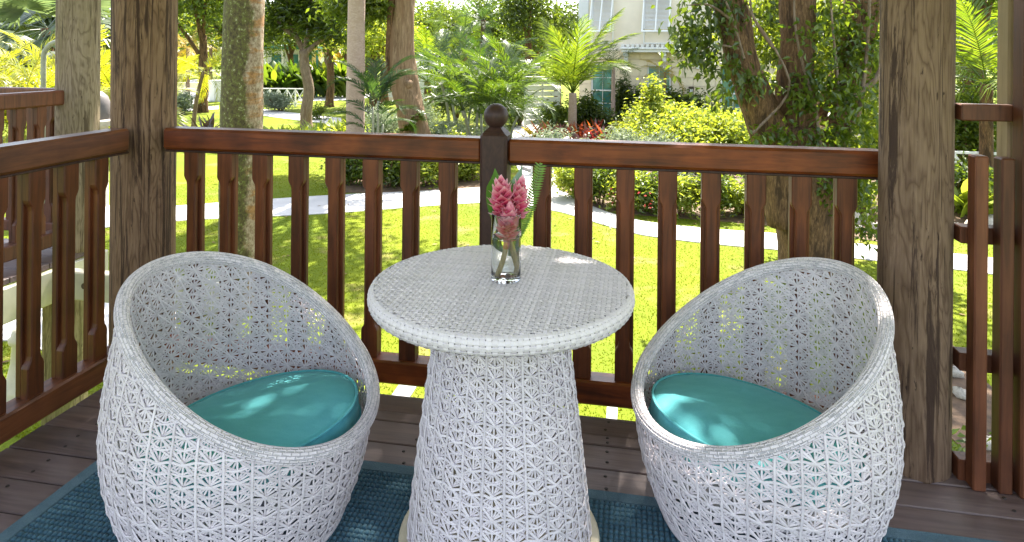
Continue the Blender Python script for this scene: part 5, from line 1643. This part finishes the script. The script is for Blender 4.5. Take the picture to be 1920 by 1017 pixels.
def egg_chair(name, label, cx, cy, phi, zc, k1, k2, Rr, r1, r2, Rb, ky, seed):
    """woven tub chair: barrel body cut by a slanting mouth, plaited rim, seat board"""
    o = thing(name, label, 'chair', (cx, cy, 0.013), 0, 'white wicker tub chairs')
    zm = 0.33
    def zr(th):
        a = th - phi
        return zc - k1 * np.cos(a) + k2 * np.cos(2 * a) - ky * np.sin(th) - 0.013
    def rr(th):
        a = th - phi
        return Rr + r1 * np.cos(a) + r2 * np.cos(2 * a)
    def rad(th, z):
        lowr = Rb - (Rb - 0.298) * np.clip((zm - z) / zm, 0, 1) ** 1.9
        top = zr(th)
        t = np.clip((z - zm) / np.maximum(top - zm, 0.06), 0, 1.1)
        return np.where(z <= zm, lowr, Rb + (rr(th) - Rb) * t ** 1.8)
    NC, ca, cb_ = 36, 0.067, 0.057
    C = NC * ca
    def surf(u, v):
        th = u / C * 2 * PI
        r = rad(th, v)
        return np.stack([r * np.cos(th), r * np.sin(th), v], -1)
    def mask(u, v):
        return v < zr(u / C * 2 * PI) - 0.004
    weave(ca, cb_, NC, 0.006, 0.90, surf, mask, seed=seed).obj('woven_shell', M['wicker'], o, kind='stuff')
    # rim
    rho = 0.0205
    def cen(u):
        th = u * 2 * PI
        r = rr(th)
        return np.stack([r * np.cos(th), r * np.sin(th), zr(th)], -1)
    def S(u, v):
        u = u % 1.0
        c = cen(u)
        T = cen(u + 1e-3) - cen(u - 1e-3)
        T /= np.linalg.norm(T, axis=1)[:, None]
        out = np.stack([np.cos(u * 2 * PI), np.sin(u * 2 * PI), 0 * u], -1)
        out = out - T * (out * T).sum(1)[:, None]
        out /= np.linalg.norm(out, axis=1)[:, None]
        B = np.cross(T, out)
        # v runs so that T x dS/dv points outwards
        return c + rho * (out * np.cos(v)[:, None] + B * np.sin(v)[:, None])
    rim = MB()
    cell_band(rim, S, 112, 16, 0, 2 * PI, 0.0015, 0.08, seed=seed, vary=0.25)
    ro = rim.obj('plaited_rim', M['wicker_rim'], o, kind='stuff')
    u = np.linspace(0, 1, 120, endpoint=False)
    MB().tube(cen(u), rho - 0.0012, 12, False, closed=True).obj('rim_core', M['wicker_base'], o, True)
    # foot ring and seat
    th = np.linspace(0, 2 * PI, 64, endpoint=False)
    MB().tube(np.stack([0.298 * np.cos(th), 0.298 * np.sin(th), 0 * th + 0.012], -1), 0.012, 8, False, closed=True).obj('foot_ring', M['wicker'], o, True)
    return o

def cushion(label, cx, cy, cz, Rc, tilt, phi, seed):
    """round boxed cushion with piped edges"""
    mtx = Matrix.Translation((cx, cy, cz)) @ Matrix.Rotation(phi, 4, 'Z') @ Matrix.Rotation(-tilt, 4, 'Y')
    o = thing('cushion', label, 'cushion', (0, 0, 0), 0, 'teal seat cushions')
    o.matrix_world = mtx
    n = 72
    th = np.linspace(0, 2 * PI, n, endpoint=False)
    prof = [(0.0005, -0.075), (Rc * 0.6, -0.075), (Rc - 0.012, -0.072), (Rc - 0.002, -0.064), (Rc + 0.002, -0.045), (Rc + 0.003, -0.03), (Rc + 0.001, -0.012), (Rc - 0.006, 0.0), (Rc - 0.03, 0.006), (Rc * 0.8, 0.014), (Rc * 0.6, 0.020), (Rc * 0.4, 0.023), (Rc * 0.2, 0.024), (0.0005, 0.024)]
    mb = MB().lathe(prof, n=n)
    V = mb.v[0]
    rg = np.random.default_rng(seed)
    a = np.arctan2(V[:, 1], V[:, 0])
    r = np.hypot(V[:, 0], V[:, 1])
    top = V[:, 2] > 0.003
    V[:, 2] += top * (0.0045 * np.sin(9 * V[:, 0] + rg.uniform(0, 6)) * np.cos(11 * V[:, 1] + 1) + 0.0022 * np.sin(3 * a + 14 * r + seed) * (r / Rc))
    pk = (~top) & (V[:, 2] > -0.07)
    V[pk, :2] *= (1 + 0.006 * np.sin(17 * a[pk] + seed) + 0.004 * np.sin(31 * a[pk]))[:, None]
    body = mb.obj('cushion_body', M['teal'], o, True)
    for z, rr_ in ((-0.001, Rc + 0.0005), (-0.066, Rc + 0.001)):
        w = rr_ * (1 + 0.003 * np.sin(5 * th + seed))
        MB().tube(np.stack([w * np.cos(th), w * np.sin(th), 0 * th + z], -1), 0.0048, 8, False, closed=True).obj('piping', M['teal'], o, True)
    return o

CH = dict(
    L=(-1.174, 1.857, -0.219, 0.565, 0.203, -0.011, 0.355, 0.031, 0.02, 0.384, 0.012),
    Rt=(0.406, 2.17, -2.588, 0.549, 0.201, 0.002, 0.357, 0.021, 0.01, 0.384, 0.008))
c1 = egg_chair('wicker_chair', 'white woven tub chair left of the table, its mouth turned to the right', *CH['L'], 1)
c2 = egg_chair('wicker_chair', 'white woven tub chair right of the table, in front of the right timber post', *CH['Rt'], 2)
for o, lab in ((c1, 0), (c2, 1)):
    MB().lathe([(0.001, 0.20), (0.36, 0.20), (0.368, 0.21), (0.36, 0.22), (0.001, 0.22)], n=48).obj('seat_board', M['wicker_base'], o, True)
cushion('round teal cushion with piped edge in the left wicker chair', -1.150, 1.862, 0.318, 0.318, 0.165, -0.14, 1)
cushion('round teal cushion with piped edge in the right wicker chair', 0.385, 2.165, 0.314, 0.312, 0.18, -2.588, 4)

# ---- table
TX, TY, TZ, TR = -0.376, 1.915, 0.779, 0.388
tb = thing('wicker_table', 'round white woven pedestal table between the two wicker chairs', 'table', (TX, TY, 0.013))
ZT = TZ - 0.013
p = 0.0133
nn = int(TR / p)
pol = []
for fam in (0, 1):
    for k in range(-nn, nn + 1):
        hl = math.sqrt(max(0, (TR - 0.013) ** 2 - (k * p) ** 2))
        if hl < 0.02:
            continue
        m0 = int(hl / (p / 2))
        q = np.arange(-m0, m0 + 1) * p / 2
        par = (k + fam) % 2
        zz = 0.0019 * np.cos(PI * q / p + PI * par)
        edge = np.clip((np.abs(q) - (hl - 0.012)) / 0.012, 0, 1)
        zz = zz - 0.004 * edge ** 2
        kk = np.full_like(q, k * p + RNG.normal(0, 0.0005))
        P_ = np.stack([q, kk, ZT + zz - 0.0015], -1) if fam == 0 else np.stack([kk, q, ZT + zz - 0.0015], -1)
        Nn = np.zeros_like(P_)
        Nn[:, 2] = 1
        pol.append((P_, Nn))
MB().ribbons(pol, 0.0104, 0.0013).obj('woven_top', M['wicker'], tb, kind='stuff')
prf = [(0.001, ZT - 0.013), (TR - 0.022, ZT - 0.013), (TR - 0.009, ZT - 0.017), (TR - 0.006, ZT - 0.028), (TR - 0.009, ZT - 0.042), (TR - 0.016, ZT - 0.049), (0.001, ZT - 0.052)]
MB().lathe(prf, n=80).obj('top_core', M['core_shade'], tb, True)
ep = np.array([(TR - 0.016, ZT - 0.002), (TR - 0.005, ZT - 0.007), (TR - 0.0005, ZT - 0.018), (TR, ZT - 0.030), (TR - 0.003, ZT - 0.042), (TR - 0.010, ZT - 0.051), (TR - 0.018, ZT - 0.053)])
es = np.linspace(0, 1, len(ep))
def edge_pt(th, v, off):
    r = np.interp(v, es, ep[:, 0])
    z = np.interp(v, es, ep[:, 1])
    dr = np.interp(v + 0.02, es, ep[:, 0]) - np.interp(v - 0.02, es, ep[:, 0])
    dz = np.interp(v + 0.02, es, ep[:, 1]) - np.interp(v - 0.02, es, ep[:, 1])
    q = np.hypot(dr, dz) + 1e-9
    nr, nz = -dz / q, dr / q
    rr_ = r + nr * off
    return (np.stack([rr_ * np.cos(th), rr_ * np.sin(th), z + nz * off], -1), np.stack([nr * np.cos(th), nr * np.sin(th), nz + 0 * th], -1))
NS, NR_ = 160, 5
pol = []
for k in range(NR_):
    th = np.linspace(0, 2 * PI, NS * 2 + 1)
    v = np.full_like(th, (k + 0.5) / NR_ + RNG.normal(0, 0.008))
    pol.append(edge_pt(th, v, 0.0013 * np.cos(th * NS / 2 + PI * (k % 2)) + 0.0004))
MB().ribbons(pol, 0.0116, 0.0014).obj('plaited_edge', M['wicker_rim'], tb, kind='stuff')
pol = []
vv = np.linspace(0.0, 1.0, NR_ * 4 + 1)
for q in range(NS):
    th = np.full_like(vv, (q + 0.5 * 0) * 2 * PI / NS + RNG.normal(0, 0.0012))
    pol.append(edge_pt(th, vv, -0.0013 * np.cos(PI * (vv * NR_ - 0.5) + PI * (q % 2)) + 0.0002))
MB().ribbons(pol, 0.0136, 0.0013).obj('edge_spokes', M['wicker_rim'], tb, kind='stuff')
Cp = 26 * 0.055
def rp(v):
    q = np.clip((v - 0.0) / 0.715, 0, 1)
    return 0.271 - 0.088 * q ** 1.15
def surf_p(u, v):
    th = u / Cp * 2 * PI
    r = rp(v)
    return np.stack([r * np.cos(th), r * np.sin(th), v], -1)
weave(0.055, 0.0575, 26, 0.03, 0.716, surf_p, lambda u, v: np.ones_like(u, bool), seed=9).obj('woven_pedestal', M['wicker'], tb, kind='stuff')
MB().lathe([(0.15, 0.03), (0.13, 0.4), (0.115, 0.71)], n=32).obj('core_column', M['ring'], tb, True)
MB().lathe([(0.001, 0.0), (0.292, 0.0), (0.296, 0.004), (0.296, 0.024), (0.291, 0.03), (0.001, 0.03)], n=64).obj('plinth', M['ring'], tb)

# ---- vase with water
VX, VY = -0.366, 1.930
vs = thing('vase', 'clear straight glass vase half full of water on the white table', 'vase', (VX, VY, TZ + 0.0012))
r0 = 0.0445
prof = [(0.0004, 0.0), (r0 - 0.004, 0.0), (r0 - 0.001, 0.001), (r0, 0.004), (r0, 0.05), (r0, 0.12), (r0, 0.196), (r0 - 0.0008, 0.1985), (r0 - 0.0018, 0.1985), (r0 - 0.0026, 0.196), (r0 - 0.0026, 0.12), (r0 - 0.0026, 0.05), (r0 - 0.0028, 0.017), (r0 - 0.005, 0.0135), (r0 - 0.012, 0.013), (0.0004, 0.013)]
MB().lathe(prof, n=56).obj('glass_body', M['glass'], vs, True)
wz = 0.128
prof = [(0.0004, 0.0134), (r0 - 0.012, 0.0134), (r0 - 0.0052, 0.0139), (r0 - 0.0031, 0.0172), (r0 - 0.0029, 0.05), (r0 - 0.0029, wz - 0.002), (r0 - 0.0029, wz + 0.001), (r0 - 0.006, wz), (0.0004, wz)]
MB().lathe(prof, n=56).obj('water', M['water'], vs, True)

# ---- pink ginger flowers
def bract_mat():
    m, nt, b, o = newmat('pink_ginger_bract')
    tc = N(nt, 'ShaderNodeTexCoord')
    sx = N(nt, 'ShaderNodeSeparateXYZ')
    nt.links.new(tc.outputs['Generated'], sx.inputs[0])
    oi = N(nt, 'ShaderNodeObjectInfo')
    f = mathn(nt, 'ADD', sx.outputs[2], mathn(nt, 'MULTIPLY', mathn(nt, 'SUBTRACT', oi.outputs['Random'], 0.5), 0.3))
    c = ramp(nt, f, [(0.0, (0.55, 0.035, 0.12)), (0.25, (0.74, 0.13, 0.25)), (0.55, (0.84, 0.33, 0.43)), (1.0, (0.90, 0.58, 0.64))])
    nt.links.new(c, b.inputs['Base Color'])
    b.inputs['Roughness'].default_value = 0.38
    b.inputs['Subsurface Weight'].default_value = 0.0
    t = N(nt, 'ShaderNodeBsdfTranslucent')
    nt.links.new(c, t.inputs[0])
    mx = N(nt, 'ShaderNodeMixShader')
    mx.inputs[0].default_value = 0.28
    nt.links.new(b.outputs[0], mx.inputs[1])
    nt.links.new(t.outputs[0], mx.inputs[2])
    nt.links.new(mx.outputs[0], o.inputs[0])
    return m
M['bract'] = bract_mat()
M['stem'] = plain('pale_flower_stem', (0.40, 0.30, 0.13), 0.45, 0.15, 20)
M['stem_pink'] = plain('pink_flower_stem', (0.50, 0.14, 0.16), 0.45, 0.2, 20)
M['cut_leaf'] = leaf_mat('cut_green_leaf', (0.035, 0.11, 0.015), (0.045, 0.13, 0.02), (0.10, 0.26, 0.015), (0.12, 0.3, 0.02), 0.4, 0.07, 0.3)
M['fern'] = leaf_mat('fern_green', (0.06, 0.14, 0.02), (0.10, 0.20, 0.03), (0.15, 0.32, 0.03), (0.22, 0.4, 0.05), 0.4, 0.05, 0.35)
bm = []
for k in range(2):
    m_, n_ = 5, 5
    V = []
    for i in range(m_ + 1):
        s = i / m_
        wd = 0.46 * math.sin(PI * min(1, s * 0.74 + 0.2)) * (1 - 0.92 * (max(0, s - 0.55) / 0.45) ** 1.4)
        for j in range(n_):
            a = (j / (n_ - 1) - 0.5) * 2
            V.append((a * wd, 0.30 * wd * (1 - a * a) * (1.1 - 0.3 * s) + 0.16 * s * s + 0.02 * k * a, s))
    F = [(i * n_ + j, i * n_ + j + 1, (i + 1) * n_ + j + 1, (i + 1) * n_ + j) for i in range(m_) for j in range(n_ - 1)]
    bm.append(MB().add(V, F).mesh('bract', M['bract'], True))

def ginger(label, base, bot, top, rmax, n, foot, mat='stem_pink'):
    """cone of overlapping bracts on a fleshy stem"""
    B0, T0 = Vector(bot), Vector(top)
    ax_ = (T0 - B0)
    L = ax_.length
    z = ax_.normalized()
    q = Vector((0, 0, 1)).rotation_difference(z)
    o = thing('ginger_flower', label, 'flower', B0, 0, 'pink ginger flowers in the vase')
    Ft = Vector(foot) - B0
    P = smooth_path([tuple(Ft), tuple(Ft * 0.45 + Vector((0.003, -0.002, 0))), (0, 0, 0), tuple(ax_ * 0.85)], 16)
    MB().tube(P[:9], np.linspace(0.0068, 0.006, 9), 10, True).obj('stem', M['stem'], o, True)
    MB().tube(P[8:], np.linspace(0.0066, 0.010, 8), 10, True).obj('stem', M['stem_pink'], o, True)
    rg = random.Random(int(L * 1e5))
    for k in range(n):
        s = k / (n - 1)
        hgt = L * (0.0 + 0.9 * s)
        az = k * 2.39996
        tilt = R(72) * (1 - s) ** 0.8 * 0.9 + R(14) + R(rg.uniform(-5, 5))
        if s > 0.88:
            tilt = R(7 + rg.uniform(0, 8))
        size = rmax * (0.92 + 0.45 * math.sin(PI * min(1, s * 0.85 + 0.1))) * rg.uniform(0.92, 1.08)
        rr_ = rmax * 0.22 * (1 - s * 0.75)
        m = Matrix.Rotation(az, 4, 'Z') @ Matrix.Translation((0, -rr_, hgt)) @ Matrix.Rotation(tilt, 4, 'X')
        c = link('bract', bm[k % 2], o)
        c.matrix_local = q.to_matrix().to_4x4() @ m @ Matrix.Diagonal((size * 0.82, size * 0.82, size * 1.02, 1))
    return o
tv = 1.972
def fv(px, py, d=0.0):
    return tuple(at(px, py, tv + d))
ginger('left and tallest pink ginger flower in the vase', None, fv(944, 408, 0.0), fv(939, 342, 0.0), 0.036, 46, fv(966, 512, 0.0))
ginger('right pink ginger flower in the vase, leaning towards the fern', None, fv(967, 412, 0.015), fv(977, 340, 0.015), 0.031, 44, fv(960, 514, 0.02))
ginger('lowest pink ginger flower, front centre in the vase', None, fv(950, 452, -0.02), fv(956, 391, -0.022), 0.032, 40, fv(936, 516, -0.012))
def cut_leaf(label, base, tip, W, facing, bend=0.1):
    B0, T0 = Vector(base), Vector(tip)
    d = T0 - B0
    L = d.length
    z = d.normalized()
    f = Vector(facing)
    x_ = z.cross(f).normalized()
    y_ = z.cross(x_)
    n = 10
    V = []
    for i in range(n + 1):
        s = i / n
        w = W / 2 * max(0.0, math.sin(PI * min(1, s * 0.82 + 0.1))) ** 0.9 * max(0.0, 1 - max(0, s - 0.7) / 0.3) ** 0.8 + 0.0006
        p_ = z * (L * s) + y_ * (bend * L * math.sin(PI * s))
        for u in (-1, -0.5, 0, 0.5, 1):
            V.append(tuple(B0 + p_ + x_ * (u * w) + y_ * (-abs(u) * w * 0.35)))
    F = [(i * 5 + j, i * 5 + j + 1, (i + 1) * 5 + j + 1, (i + 1) * 5 + j) for i in range(n) for j in range(4)]
    return tag(MB().add(V, F).obj('cut_leaf', M['cut_leaf'], None, True), label, 'leaf')
cut_leaf('pointed green leaf standing behind the left ginger flower', fv(936, 425, 0.03), fv(928, 316, 0.035), 0.066, (0.25, -1, 0.1), 0.06)
cut_leaf('pointed dark green leaf standing between the two tall ginger flowers', fv(957, 430, 0.04), fv(979, 311, 0.045), 0.056, (-0.35, -1, 0.1), -0.05)
cut_leaf('short green leaf inside the glass on the left', fv(946, 470, -0.005), fv(926, 444, -0.01), 0.02, (0.2, -1, 0.4), 0.1)
cut_leaf('green leaf inside the glass on the right', fv(955, 478, 0.01), fv(971, 415, 0.012), 0.03, (-0.3, -1, 0.2), 0.05)
fo_ = MB()
F0, F1 = np.array(fv(964, 466, 0.03)), np.array(fv(1014, 308, 0.04))
NF = 40
Pf = smooth_path([F0, F0 * 0.55 + F1 * 0.45 + np.array((0.006, 0, -0.004)), F1], NF)
fo_.tube(Pf, np.linspace(0.0016, 0.0006, NF), 5, False)
dirf = (F1 - F0) / np.linalg.norm(F1 - F0)
sx_ = np.cross(dirf, np.array((0.1, -1.0, 0.1)))
sx_ /= np.linalg.norm(sx_)
ny_ = np.cross(sx_, dirf)
for i in range(4, NF):
    s = i / (NF - 1)
    w = 0.021 * max(0.0, math.sin(PI * min(1, 0.30 + 0.68 * (1 - s)))) ** 0.8 + 0.003
    if i == NF - 1:
        w = 0.006
    for sg in (-1, 1):
        d = sx_ * sg * math.cos(0.35) + dirf * math.sin(0.35) + ny_ * 0.22 * math.sin(i * 2.1)
        p_ = Pf[i]
        V = [p_ - dirf * 0.0022, p_ + d * w * 0.5 - dirf * 0.0036, p_ + d * w, p_ + d * w * 0.5 + dirf * 0.0036 + ny_ * 0.001, p_ + dirf * 0.0022]
        fo_.add(V, [(0, 1, 3, 4)])
        fo_.f.append(np.array([[1, 2, 3]]) + fo_.n - 5)
tag(fo_.obj('fern_frond', M['fern']), 'narrow serrated fern frond leaning right out of the vase', 'fern')
bpy.context.view_layer.update()
